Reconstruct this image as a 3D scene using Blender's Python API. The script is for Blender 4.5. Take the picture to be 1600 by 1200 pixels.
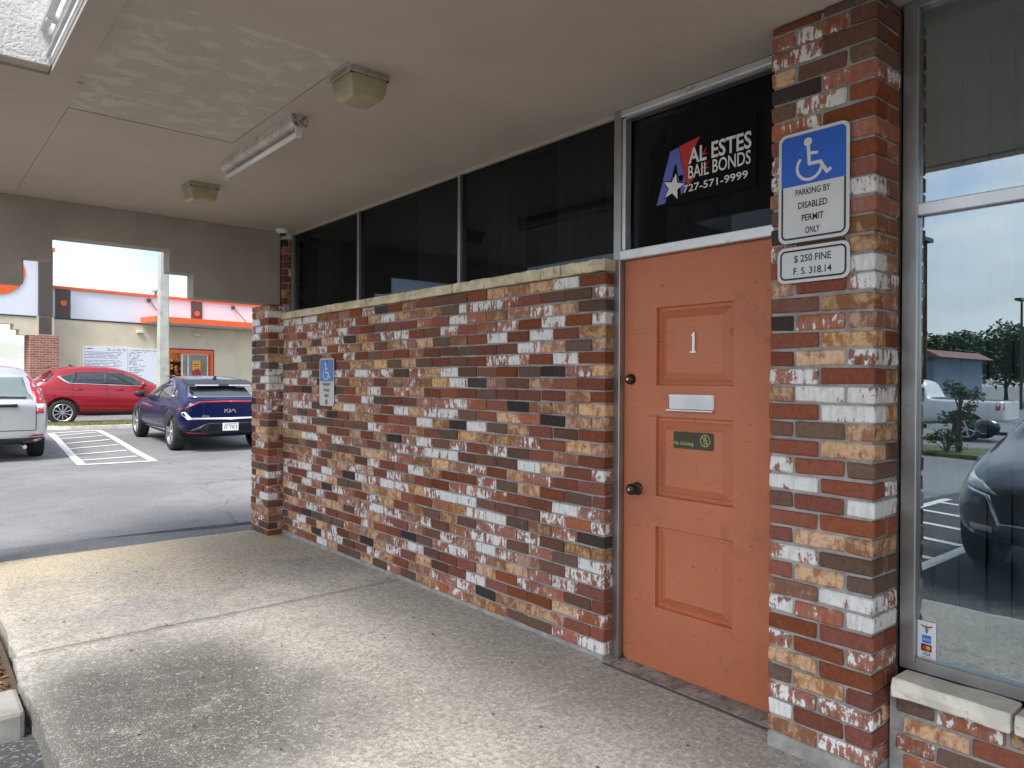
import bpy, bmesh, math, random
from math import radians as RAD, sin, cos, pi
from mathutils import Vector, Matrix, noise as mnoise
from mathutils.bvhtree import BVHTree

SC = bpy.context.scene
COL = SC.collection
for o in list(bpy.data.objects):
    bpy.data.objects.remove(o)

# ------------------------------------------------------------------ camera
F_PX, YAW, PITCH, ROLL, CAM_Z = 1127.5, 0.7052, -0.0031, 0.0054, 1.389
Fv = Vector((sin(YAW) * cos(PITCH), cos(YAW) * cos(PITCH), sin(PITCH)))
R0 = Vector((cos(YAW), -sin(YAW), 0)); U0 = R0.cross(Fv)
Rv = R0 * cos(ROLL) + U0 * sin(ROLL); Uv = U0 * cos(ROLL) - R0 * sin(ROLL)
cam_d = bpy.data.cameras.new('camera'); cam = bpy.data.objects.new('camera', cam_d); COL.objects.link(cam)
cam.matrix_world = Matrix(((Rv.x, Uv.x, -Fv.x, 0), (Rv.y, Uv.y, -Fv.y, 0), (Rv.z, Uv.z, -Fv.z, CAM_Z), (0, 0, 0, 1)))
cam_d.sensor_width = 36; cam_d.lens = F_PX / 1600 * 36; cam_d.clip_start = 0.02; cam_d.clip_end = 2000
SC.camera = cam
CAM = Vector((0, 0, CAM_Z))

# ------------------------------------------------------------------ sky, sun, exposure
SUN_EL, SUN_AZ = RAD(55), RAD(240)          # azimuth clockwise from +Y
world = bpy.data.worlds.new('World'); SC.world = world; world.use_nodes = True
wt = world.node_tree; wt.nodes.clear()
def wn(t, **p):
    n = wt.nodes.new(t)
    for k, v in p.items(): setattr(n, k, v)
    return n
sky = wn('ShaderNodeTexSky', sky_type='NISHITA', sun_disc=False)
sky.sun_elevation = SUN_EL; sky.sun_rotation = SUN_AZ; sky.air_density = 1.0; sky.dust_density = 2.0
tc = wn('ShaderNodeTexCoord'); mp = wn('ShaderNodeMapping'); mp.inputs['Scale'].default_value = (1.6, 1.6, 4.2)
mp.inputs['Location'].default_value = (0.35, 0.1, 0.0)
nz = wn('ShaderNodeTexNoise'); nz.inputs['Scale'].default_value = 2.4; nz.inputs['Detail'].default_value = 7; nz.inputs['Roughness'].default_value = 0.55
nz2 = wn('ShaderNodeTexNoise'); nz2.inputs['Scale'].default_value = 3.1; nz2.inputs['Detail'].default_value = 6
cr = wn('ShaderNodeValToRGB'); cr.color_ramp.elements[0].position = 0.40; cr.color_ramp.elements[1].position = 0.62
cr2 = wn('ShaderNodeValToRGB'); cr2.color_ramp.elements[0].position = 0.3; cr2.color_ramp.elements[1].position = 0.72
cr2.color_ramp.elements[0].color = (4.4, 4.7, 5.1, 1); cr2.color_ramp.elements[1].color = (7.0, 7.0, 7.0, 1)
mxs = wn('ShaderNodeMix', data_type='RGBA'); bg = wn('ShaderNodeBackground'); wo = wn('ShaderNodeOutputWorld')
bg.inputs['Strength'].default_value = 0.10
L = wt.links.new
L(tc.outputs['Generated'], mp.inputs['Vector']); L(mp.outputs[0], nz.inputs['Vector']); L(mp.outputs[0], nz2.inputs['Vector'])
L(nz.outputs['Fac'], cr.inputs['Fac']); L(nz2.outputs['Fac'], cr2.inputs['Fac'])
L(cr.outputs['Color'], mxs.inputs[0]); L(sky.outputs['Color'], mxs.inputs[6]); L(cr2.outputs['Color'], mxs.inputs[7])
L(mxs.outputs[2], bg.inputs['Color']); L(bg.outputs[0], wo.inputs['Surface'])
sun_d = bpy.data.lights.new('sun', 'SUN'); sun = bpy.data.objects.new('sun', sun_d); COL.objects.link(sun)
sun_d.energy = 1.9; sun_d.angle = RAD(20); sun_d.color = (1.0, 0.96, 0.9)
sd = Vector((sin(SUN_AZ) * cos(SUN_EL), cos(SUN_AZ) * cos(SUN_EL), sin(SUN_EL)))
sun.rotation_euler = sd.to_track_quat('Z', 'Y').to_euler(); sun.location = sd * 40
vs = SC.view_settings; vs.view_transform = 'Standard'; vs.look = 'None'; vs.gamma = 1.0; vs.use_curve_mapping = False
vs.exposure = 1.4
SC.cycles.use_adaptive_sampling = True; SC.cycles.adaptive_threshold = 0.02; SC.cycles.use_denoising = True
SC.cycles.max_bounces = 7; SC.cycles.transparent_max_bounces = 10; SC.cycles.diffuse_bounces = 4; SC.cycles.caustics_reflective = False; SC.cycles.caustics_refractive = False

# ------------------------------------------------------------------ material helpers
def mat_new(name):
    m = bpy.data.materials.new(name); m.use_nodes = True; nt = m.node_tree
    return m, nt, nt.nodes['Principled BSDF']
def nd(nt, typ, ins=None, **props):
    n = nt.nodes.new(typ)
    for k, v in props.items(): setattr(n, k, v)
    for k, v in (ins or {}).items():
        if isinstance(v, bpy.types.NodeSocket): nt.links.new(v, n.inputs[k])
        else: n.inputs[k].default_value = v
    return n
def c4(c): return (c[0], c[1], c[2], 1.0)
def mixc(nt, fac, a, b, blend='MIX'):
    n = nt.nodes.new('ShaderNodeMix'); n.data_type = 'RGBA'; n.blend_type = blend
    for i, v in ((0, fac), (6, a), (7, b)):
        if isinstance(v, bpy.types.NodeSocket): nt.links.new(v, n.inputs[i])
        else: n.inputs[i].default_value = c4(v) if i else v
    return n.outputs[2]
def math_(nt, op, a, b=0.5, clamp=False):
    n = nt.nodes.new('ShaderNodeMath'); n.operation = op; n.use_clamp = clamp
    for i, v in ((0, a), (1, b)):
        if isinstance(v, bpy.types.NodeSocket): nt.links.new(v, n.inputs[i])
        else: n.inputs[i].default_value = v
    return n.outputs[0]
def ramp(nt, fac, p0, p1):
    n = nd(nt, 'ShaderNodeMapRange', {'Value': fac, 'From Min': p0, 'From Max': p1}, interpolation_type='SMOOTHSTEP')
    return n.outputs[0]
def noise(nt, vec, scale, detail=4, rough=0.55, dist=0.0):
    return nd(nt, 'ShaderNodeTexNoise', {'Vector': vec, 'Scale': scale, 'Detail': detail, 'Roughness': rough, 'Distortion': dist}).outputs['Fac']
def mapv(nt, vec, scale=(1, 1, 1), loc=(0, 0, 0)):
    return nd(nt, 'ShaderNodeMapping', {'Vector': vec, 'Scale': scale, 'Location': loc}).outputs[0]
def gpos(nt): return nd(nt, 'ShaderNodeNewGeometry').outputs['Position']
def opos(nt): return nd(nt, 'ShaderNodeTexCoord').outputs['Object']
def rnd_piece(nt):
    a = nd(nt, 'ShaderNodeObjectInfo').outputs['Random']; b = nd(nt, 'ShaderNodeNewGeometry').outputs['Random Per Island']
    return math_(nt, 'FRACT', math_(nt, 'ADD', a, math_(nt, 'MULTIPLY', b, 7.31)))
def bump(nt, bsdf, h, strength=0.3, dist=0.01):
    b = nd(nt, 'ShaderNodeBump', {'Height': h, 'Strength': strength, 'Distance': dist})
    nt.links.new(b.outputs[0], bsdf.inputs['Normal'])
def setin(bsdf, **kw):
    for k, v in kw.items(): bsdf.inputs[k.replace('_', ' ')].default_value = v

MATS = {}
def simple(name, col, rough=0.6, metal=0.0, var=0.12, scale=6.0, bmp=0.0, bscale=80.0, coat=0.0, dirt=None, spec=None):
    if name in MATS: return MATS[name]
    m, nt, b = mat_new(name); p = gpos(nt)
    n1 = noise(nt, p, scale, 3, 0.6)
    lo = [c * (1 - var) for c in col]; hi = [min(1, c * (1 + var)) for c in col]
    out = mixc(nt, ramp(nt, n1, 0.3, 0.7), lo, hi)
    if dirt:
        n2 = noise(nt, p, dirt[2], 5, 0.65, 0.4)
        out = mixc(nt, ramp(nt, n2, dirt[1], dirt[1] + 0.12), out, dirt[0])
    nt.links.new(out, b.inputs['Base Color'])
    nt.links.new(math_(nt, 'ADD', math_(nt, 'MULTIPLY', n1, 0.16), rough - 0.08), b.inputs['Roughness'])
    setin(b, Metallic=metal)
    if coat: setin(b, Coat_Weight=coat, Coat_Roughness=0.06)
    if spec is not None: b.inputs['Specular IOR Level'].default_value = spec
    if bmp: bump(nt, b, noise(nt, p, bscale, 2, 0.6), bmp, 0.004)
    MATS[name] = m; return m
def emis(name, col, strength):
    m, nt, b = mat_new(name); setin(b, Base_Color=c4(col), Emission_Color=c4(col), Emission_Strength=strength)
    MATS[name] = m; return m
def glass_mat(name, tint, refl, base_refl=0.0, rough=0.0):
    m = bpy.data.materials.new(name); m.use_nodes = True; nt = m.node_tree; nt.nodes.clear()
    out = nt.nodes.new('ShaderNodeOutputMaterial')
    tr = nd(nt, 'ShaderNodeBsdfTransparent', {'Color': c4(tint)}); gl = nd(nt, 'ShaderNodeBsdfGlossy', {'Color': (0.84, 0.94, 1, 1), 'Roughness': rough})
    fr = nd(nt, 'ShaderNodeFresnel', {'IOR': 1.5}).outputs[0]
    f = math_(nt, 'ADD', math_(nt, 'MULTIPLY', fr, refl), base_refl, True)
    mx = nd(nt, 'ShaderNodeMixShader', {0: f, 1: tr.outputs[0], 2: gl.outputs[0]})
    nt.links.new(mx.outputs[0], out.inputs['Surface']); MATS[name] = m; return m

def brick_mat(name, base, alt, alt_amt, white=None, streak=True):
    m, nt, b = mat_new(name); r = rnd_piece(nt)
    off = nd(nt, 'ShaderNodeCombineXYZ', {0: math_(nt, 'MULTIPLY', r, 37.0), 1: math_(nt, 'MULTIPLY', r, 91.0), 2: math_(nt, 'MULTIPLY', r, 53.0)}).outputs[0]
    p = nd(nt, 'ShaderNodeVectorMath', {0: gpos(nt), 1: off}, operation='ADD').outputs[0]
    ps = mapv(nt, p, (34, 34, 9)); fine = noise(nt, p, 260, 3, 0.6); mid = noise(nt, p, 55, 5, 0.65)
    n1 = noise(nt, p, 17, 6, 0.6, 0.6); st = noise(nt, ps, 1.6, 6, 0.65)
    r2 = math_(nt, 'FRACT', math_(nt, 'MULTIPLY', r, 17.7))
    msk = math_(nt, 'ADD', math_(nt, 'MULTIPLY', n1, 0.62), math_(nt, 'MULTIPLY', st, 0.38))
    th = math_(nt, 'ADD', math_(nt, 'MULTIPLY', r2, 0.10), 0.70 - 0.4 * alt_amt)
    am = ramp(nt, math_(nt, 'SUBTRACT', msk, th), -0.07, 0.06)
    col = mixc(nt, am, base, alt)
    # body tone: blotches, sanded face, kiln-dark bits
    col = mixc(nt, math_(nt, 'MULTIPLY', ramp(nt, mid, 0.42, 0.68), 0.45), col, [c * 0.42 for c in base])
    col = mixc(nt, math_(nt, 'MULTIPLY', ramp(nt, fine, 0.58, 0.75), 0.35), col, (0.36, 0.26, 0.2))
    hsv = nd(nt, 'ShaderNodeHueSaturation', {'Color': col, 'Value': math_(nt, 'ADD', math_(nt, 'MULTIPLY', r2, 0.55), 0.74),
             'Hue': math_(nt, 'ADD', math_(nt, 'MULTIPLY', r, 0.014), 0.4945), 'Saturation': math_(nt, 'ADD', math_(nt, 'MULTIPLY', r, 0.22), 0.84)})
    col = hsv.outputs[0]; hgt = fine
    if white:
        amt, wcol = white
        w = math_(nt, 'ADD', math_(nt, 'MULTIPLY', noise(nt, p, 11, 3, 0.55), 0.42), math_(nt, 'MULTIPLY', st, 0.42))
        w = math_(nt, 'ADD', w, math_(nt, 'MULTIPLY', mid, 0.20))
        th2 = math_(nt, 'ADD', math_(nt, 'MULTIPLY', r2, 0.10), 0.63 - 0.30 * amt)
        wd = math_(nt, 'SUBTRACT', w, th2)
        wm = ramp(nt, wd, -0.010, 0.014)
        # thin scuffed wash at the edges of the paint, solid in its middle
        wcl = mixc(nt, ramp(nt, st, 0.36, 0.60), [c * 0.80 for c in wcol], wcol)
        col = mixc(nt, math_(nt, 'MULTIPLY', ramp(nt, wd, -0.10, 0.0), 0.22), col, (.62, .50, .45))
        col = mixc(nt, math_(nt, 'MULTIPLY', wm, math_(nt, 'ADD', 0.78, math_(nt, 'MULTIPLY', mid, .35)), True), col, wcl)
    nt.links.new(col, b.inputs['Base Color']); setin(b, Roughness=0.87)
    b.inputs['Specular IOR Level'].default_value = 0.22
    bump(nt, b, math_(nt, 'ADD', math_(nt, 'MULTIPLY', mid, 1.2), fine), 0.75, 0.0035)
    MATS[name] = m; return m

W_ = (0.90, 0.895, 0.88)
BR = [brick_mat('brick_red', (0.265, 0.076, 0.042), (0.33, 0.11, 0.065), 0.28),
      brick_mat('brick_tan', (0.66, 0.415, 0.245), (0.35, 0.14, 0.07), 0.62),
      brick_mat('brick_white', (0.38, 0.12, 0.068), (0.29, 0.095, 0.06), 0.3, (0.66, W_)),
      brick_mat('brick_white_worn', (0.36, 0.115, 0.065), (0.45, 0.19, 0.11), 0.3, (0.42, W_)),
      brick_mat('brick_brown', (0.180, 0.084, 0.060), (0.24, 0.115, 0.080), 0.3),
      brick_mat('brick_charcoal', (0.066, 0.048, 0.046), (0.105, 0.075, 0.066), 0.3),
      brick_mat('brick_umber', (0.165, 0.100, 0.070), (0.22, 0.13, 0.086), 0.35)]
BRW = [25, 22, 14, 20, 11, 3, 5]
M_mortar = simple('mortar', (0.36, 0.35, 0.335), 0.95, var=0.22, scale=14, bmp=0.6, bscale=160, dirt=((0.2, 0.19, 0.18), 0.6, 5))

# ------------------------------------------------------------------ object helpers
def thing(name, label, cat, loc=(0, 0, 0), rotz=0.0, group=None, local=False):
    o = bpy.data.objects.new(name, None); COL.objects.link(o); o.location = loc; o.rotation_euler = (0, 0, rotz)
    o.empty_display_size = 0.2
    o['label'] = label; o['category'] = cat
    if group: o['group'] = group
    ROOT[o.name] = Vector((0, 0, 0)) if local else Vector(loc)
    return o
ROOT = {}
def tag(o, label=None, cat=None, group=None, kind=None):
    if label: o['label'] = label
    if cat: o['category'] = cat
    if group: o['group'] = group
    if kind: o['kind'] = kind
    return o
def root_off(parent):
    while parent is not None and parent.parent is not None: parent = parent.parent
    return ROOT.get(parent.name, Vector((0, 0, 0))) if parent is not None else Vector((0, 0, 0))
def link(name, me, mat, parent=None, smooth=False):
    o = bpy.data.objects.new(name, me); COL.objects.link(o)
    if mat is not None:
        for mm in (mat if isinstance(mat, (list, tuple)) else [mat]): me.materials.append(mm)
    if parent is not None: o.parent = parent
    if smooth:
        for p in me.polygons: p.use_smooth = True
    return o
class MB:
    def __init__(s): s.v = []; s.f = []; s.mi = []
    def add(s, vs, fs, mi=0):
        b = len(s.v); s.v += [tuple(v) for v in vs]; s.f += [tuple(i + b for i in f) for f in fs]; s.mi += [mi] * len(fs); return s
    def box(s, x0, x1, y0, y1, z0, z1, mi=0):
        return s.add([(x0, y0, z0), (x1, y0, z0), (x1, y1, z0), (x0, y1, z0), (x0, y0, z1), (x1, y0, z1), (x1, y1, z1), (x0, y1, z1)],
                     [(0, 3, 2, 1), (4, 5, 6, 7), (0, 1, 5, 4), (1, 2, 6, 5), (2, 3, 7, 6), (3, 0, 4, 7)], mi)
    def cyl(s, a, b, r0, r1=None, n=12, caps=True, mi=0):
        a = Vector(a); b = Vector(b); r1 = r0 if r1 is None else r1; d = (b - a).normalized()
        q = d.to_track_quat('Z', 'Y'); X = q @ Vector((1, 0, 0)); Y = q @ Vector((0, 1, 0)); vs = []
        for p, r in ((a, r0), (b, r1)):
            for i in range(n):
                t = 2 * pi * i / n; vs.append(p + X * (r * cos(t)) + Y * (r * sin(t)))
        fs = [(i, (i + 1) % n, n + (i + 1) % n, n + i) for i in range(n)]
        if caps: fs += [tuple(range(n - 1, -1, -1)), tuple(range(n, 2 * n))]
        return s.add(vs, fs, mi)
    def lathe(s, prof, c, axis=(0, 0, 1), n=24, mi=0):
        c = Vector(c); q = Vector(axis).to_track_quat('Z', 'Y'); vs = []
        for r, h in prof:
            for i in range(n):
                t = 2 * pi * i / n; vs.append(c + q @ Vector((r * cos(t), r * sin(t), h)))
        fs = []
        for k in range(len(prof) - 1):
            for i in range(n): fs.append((k * n + i, k * n + (i + 1) % n, (k + 1) * n + (i + 1) % n, (k + 1) * n + i))
        return s.add(vs, fs, mi)
    def prism(s, poly, a0, a1, plane='yz', mi=0):
        """extrude a 2-D polygon: plane 'yz' along x, 'xz' along y, 'xy' along z"""
        n = len(poly)
        P = {'yz': lambda a, p: (a, p[0], p[1]), 'xz': lambda a, p: (p[0], a, p[1]), 'xy': lambda a, p: (p[0], p[1], a)}[plane]
        vs = [P(a0, p) for p in poly] + [P(a1, p) for p in poly]
        return s.add(vs, [tuple(range(n)), tuple(range(2 * n - 1, n - 1, -1))] + [(i, i + n, (i + 1) % n + n, (i + 1) % n) for i in range(n)], mi)
    def tube(s, pts, r, n=8, mi=0):
        for a, b in zip(pts, pts[1:]): s.cyl(a, b, r, r, n, True, mi)
        return s
    def build(s, name, mat, parent=None, smooth=False, bevel=0.0, fix=True, seg=1):
        off = root_off(parent); me = bpy.data.meshes.new(name)
        me.from_pydata([(v[0] - off.x, v[1] - off.y, v[2] - off.z) for v in s.v], [], s.f)
        o = link(name, me, mat, parent)
        if isinstance(mat, (list, tuple)): me.polygons.foreach_set('material_index', s.mi)
        if fix or bevel:
            bm = bmesh.new(); bm.from_mesh(me)
            if fix: bmesh.ops.recalc_face_normals(bm, faces=bm.faces)
            if bevel:
                es = [e for e in bm.edges if len(e.link_faces) == 2 and e.calc_face_angle(0) > 0.5]
                bmesh.ops.bevel(bm, geom=es, offset=bevel, segments=seg, profile=0.5, affect='EDGES', clamp_overlap=True)
            bm.to_mesh(me); bm.free()
        if smooth:
            for p in me.polygons: p.use_smooth = True
        return o

def text_mesh(txt, height, width=None, align='CENTER', bold=0.0, font_space=1.0):
    """flat text mesh in the xy plane; scaled to cap height and (optionally) total width"""
    cu = bpy.data.curves.new('txt', 'FONT'); cu.body = txt; cu.align_x = 'LEFT'; cu.size = 1.0; cu.offset = bold; cu.resolution_u = 3; cu.space_character = font_space
    ob = bpy.data.objects.new('txt', cu); COL.objects.link(ob); dg = bpy.context.evaluated_depsgraph_get()
    me = bpy.data.meshes.new_from_object(ob.evaluated_get(dg)); bpy.data.objects.remove(ob); bpy.data.curves.remove(cu)
    xs = [v.co.x for v in me.vertices]; ys = [v.co.y for v in me.vertices]
    if not xs: return [], []
    x0, x1 = min(xs), max(xs); y0 = 0.0; y1 = max(ys); k = height / y1; kx = width / (x1 - x0) if width else k
    vs = [((v.co.x - (x0 + x1) / 2) * kx, (v.co.y - y0) * k) for v in me.vertices]; fs = [tuple(p.vertices) for p in me.polygons]
    bpy.data.meshes.remove(me); return vs, fs
class Print(MB):
    """flat print on a plane: origin o, right vector r, up vector u, normal n"""
    def __init__(s, o, r, u, n): super().__init__(); s.o, s.r, s.u, s.n = Vector(o), Vector(r), Vector(u), Vector(n)
    def P(s, a, b, d): return s.o + s.r * a + s.u * b + s.n * d
    def poly(s, pts, d=0.001): return s.add([s.P(a, b, d) for a, b in pts], [tuple(range(len(pts)))])
    def rect(s, a0, a1, b0, b1, d=0.001): return s.poly([(a0, b0), (a1, b0), (a1, b1), (a0, b1)], d)
    def text(s, txt, a, b, h, w=None, d=0.001, bold=0.0, shear=0.0):
        vs, fs = text_mesh(txt, h, w, bold=bold)
        return s.add([s.P(a + x + shear * y, b + y, d) for x, y in vs], fs)
    def stroke(s, pts, w, d=0.001):
        for (a, b), (c, e) in zip(pts, pts[1:]):
            l = math.hypot(c - a, e - b) or 1e-6; nx, ny = -(e - b) / l * w / 2, (c - a) / l * w / 2; ex, ey = (c - a) / l * w * .3, (e - b) / l * w * .3
            s.poly([(a - nx - ex, b - ny - ey), (c - nx + ex, e - ny + ey), (c + nx + ex, e + ny + ey), (a + nx - ex, b + ny - ey)], d); d += 0.00004
        return s
    def disc(s, a, b, r, d=0.001, n=20): return s.poly([(a + r * cos(2 * pi * i / n), b + r * sin(2 * pi * i / n)) for i in range(n)], d)
    def ring(s, a, b, r0, r1, d=0.001, n=28, t0=0.0, t1=2 * pi):
        vs = []; m = n + 1
        for i in range(m):
            t = t0 + (t1 - t0) * i / n; vs += [s.P(a + r0 * cos(t), b + r0 * sin(t), d), s.P(a + r1 * cos(t), b + r1 * sin(t), d)]
        return s.add(vs, [(2 * i, 2 * i + 1, 2 * i + 3, 2 * i + 2) for i in range(n)])
def rrect(a0, a1, b0, b1, r, n=6):
    out = []
    for cx, cy, t0 in ((a1 - r, b1 - r, 0), (a0 + r, b1 - r, pi / 2), (a0 + r, b0 + r, pi), (a1 - r, b0 + r, 1.5 * pi)):
        for i in range(n + 1): t = t0 + pi / 2 * i / n; out.append((cx + r * cos(t), cy + r * sin(t)))
    return out

# ------------------------------------------------------------------ bricks
BMESH = {}
def brick_mesh(dx, dy, dz, var):
    key = (round(dx, 3), round(dy, 3), round(dz, 3), var)
    if key in BMESH: return BMESH[key]
    rg = random.Random(hash(key) & 0xffff); me = bpy.data.meshes.new('brick'); bm = bmesh.new()
    bmesh.ops.create_cube(bm, size=1.0)
    for v in bm.verts:
        v.co.x *= dx; v.co.y *= dy; v.co.z *= dz
        v.co += Vector((rg.uniform(-1, 1) * .0022, rg.uniform(-1, 1) * .003, rg.uniform(-1, 1) * .0028))
    bmesh.ops.bevel(bm, geom=list(bm.edges), offset=rg.uniform(.0035, .006), segments=1, profile=.5, affect='EDGES')
    bm.to_mesh(me); bm.free(); me.materials.append(None); BMESH[key] = me; return me
def lay_bricks(root, items, rg, limit=300):
    """items: (cx,cy,cz,dx,dy,dz). the nearest `limit` are objects, the rest one joined part"""
    off = ROOT[root.name]
    items = sorted(items, key=lambda b: (Vector(b[:3]) - CAM).length)
    rest = MB()
    for k, (cx, cy, cz, dx, dy, dz) in enumerate(items):
        cls = rg.choices(range(7), BRW)[0]; jx = rg.uniform(-.0045, .003); jz = rg.uniform(-.0012, .0012)
        me = brick_mesh(dx, dy, dz, rg.randrange(6))
        if k < limit:
            o = bpy.data.objects.new('brick', me); COL.objects.link(o); o.parent = root
            o.location = Vector((cx + jx, cy, cz + jz)) - off
            o.rotation_euler = (rg.uniform(-.006, .006), 0, rg.uniform(-.008, .008))
            o.material_slots[0].link = 'OBJECT'; o.material_slots[0].material = BR[cls]
        else:
            rest.add([(v.co.x + cx + jx, v.co.y + cy, v.co.z + cz + jz) for v in me.vertices], [tuple(p.vertices) for p in me.polygons], cls)
    if rest.v:
        tag(rest.build('bricks', BR, root, fix=False), kind='stuff')
COURSE, BL, BH, BD = 0.0677, 0.203, 0.0572, 0.095
def running_wall(root, xf, y0, y1, z0, n, rg, limit=300, first_half=0, joint=.0105, mod=.2135):
    items = []
    for i in range(n):
        zc = z0 + COURSE * i + COURSE / 2; y = y0; first = True
        while y < y1 - 0.03:
            ln = mod - joint if not (first and (i + first_half) % 2) else mod / 2 - joint
            first = False; e = min(y + ln, y1)
            items.append((xf + BD / 2, (y + e) / 2, zc, BD, e - y, BH)); y = e + joint
    lay_bricks(root, items, rg, limit)
def pillar_bricks(root, x0, x1, y0, y1, z0, z1, rg, flip=0, limit=300):
    items = []; n = int((z1 - z0) / COURSE + 0.5); w = y1 - y0; g = 0.011
    for i in range(n):
        zc = z0 + COURSE * i + COURSE / 2; h = BH
        if zc + h / 2 > z1 - .002: h = max(.02, z1 - .003 - (zc - h / 2)); zc = z0 + COURSE * i + (COURSE - BH) / 2 + h / 2
        d = x1 - x0
        if (i + flip) % 2:
            hl = (w - g) / 2
            items += [(x0 + BD / 2, y0 + hl / 2, zc, BD, hl, h), (x0 + BD / 2, y1 - hl / 2, zc, BD, hl, h)]
            if d - BD - g > .03: items.append((x0 + BD + g + (d - BD - g) / 2, y0 + BD / 2, zc, d - BD - g, BD, h))
            if d - BD - g > .03: items.append((x0 + BD + g + (d - BD - g) / 2, y1 - BD / 2, zc, d - BD - g, BD, h))
        else:
            ml = w - 2 * BD - 2 * g
            items += [(x0 + d / 2, y0 + BD / 2, zc, d, BD, h), (x0 + BD / 2, y0 + BD + g + ml / 2, zc, BD, ml, h), (x0 + d / 2, y1 - BD / 2, zc, d, BD, h)]
    lay_bricks(root, items, rg, limit)

# ------------------------------------------------------------------ ground materials
def interp(t, pts):
    if t <= pts[0][0]: return pts[0][1]
    for (a, b), (c, d) in zip(pts, pts[1:]):
        if t <= c: return b + (d - b) * (t - a) / (c - a)
    return pts[-1][1]
ZY = [(-300, -.17), (3.9, -.17), (6.5, -.078), (13, -.07), (15.5, -.03), (18.5, .06), (22, .10), (27, .13), (300, .13)]
def gz(x, y):
    z = interp(y, ZY)
    if x < -5: z -= min(.33, .020 * (-5 - x))
    return z
def asphalt_mat(name, col, crack=True):
    m, nt, b = mat_new(name); p = gpos(nt)
    big = noise(nt, p, 0.35, 5, 0.6); med = noise(nt, p, 3.0, 6, 0.65); fine = noise(nt, p, 150, 3, 0.7)
    vor = nd(nt, 'ShaderNodeTexVoronoi', {'Vector': p, 'Scale': 95.0}).outputs['Color']
    sp = nd(nt, 'ShaderNodeSeparateColor', {0: vor}).outputs[0]
    c = mixc(nt, ramp(nt, big, .35, .65), [v * .8 for v in col], [v * 1.15 for v in col])
    c = mixc(nt, math_(nt, 'MULTIPLY', ramp(nt, med, .45, .7), .5), c, [v * .62 for v in col])
    c = mixc(nt, math_(nt, 'MULTIPLY', ramp(nt, sp, .72, 1.0), .55), c, (.34, .33, .32))
    c = mixc(nt, math_(nt, 'MULTIPLY', ramp(nt, fine, .5, .7), .5), c, [v * .45 for v in col])
    h = math_(nt, 'ADD', math_(nt, 'MULTIPLY', fine, .7), math_(nt, 'MULTIPLY', sp, .4))
    if crack:
        wp = nd(nt, 'ShaderNodeVectorMath', {0: p, 1: nd(nt, 'ShaderNodeTexNoise', {'Vector': p, 'Scale': 1.1, 'Detail': 5.0}).outputs['Color']}, operation='ADD').outputs[0]
        cd = nd(nt, 'ShaderNodeTexVoronoi', {'Vector': wp, 'Scale': .24}, feature='DISTANCE_TO_EDGE').outputs['Distance']
        ck = math_(nt, 'SUBTRACT', 1.0, ramp(nt, cd, .0012, .0045))
        c = mixc(nt, math_(nt, 'MULTIPLY', ck, .4), c, (.04, .04, .042))
    nt.links.new(c, b.inputs['Base Color']); setin(b, Roughness=.88); bump(nt, b, h, .5, .004)
    MATS[name] = m; return m
M_asph = asphalt_mat('asphalt', (.205, .205, .208)); M_asph2 = asphalt_mat('asphalt_patch', (.155, .157, .162), False)
M_paint = simple('road_paint', (.72, .72, .70), .8, var=.1, scale=9, bmp=.3, bscale=120, dirt=((.3, .3, .3), .62, 12))
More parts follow.
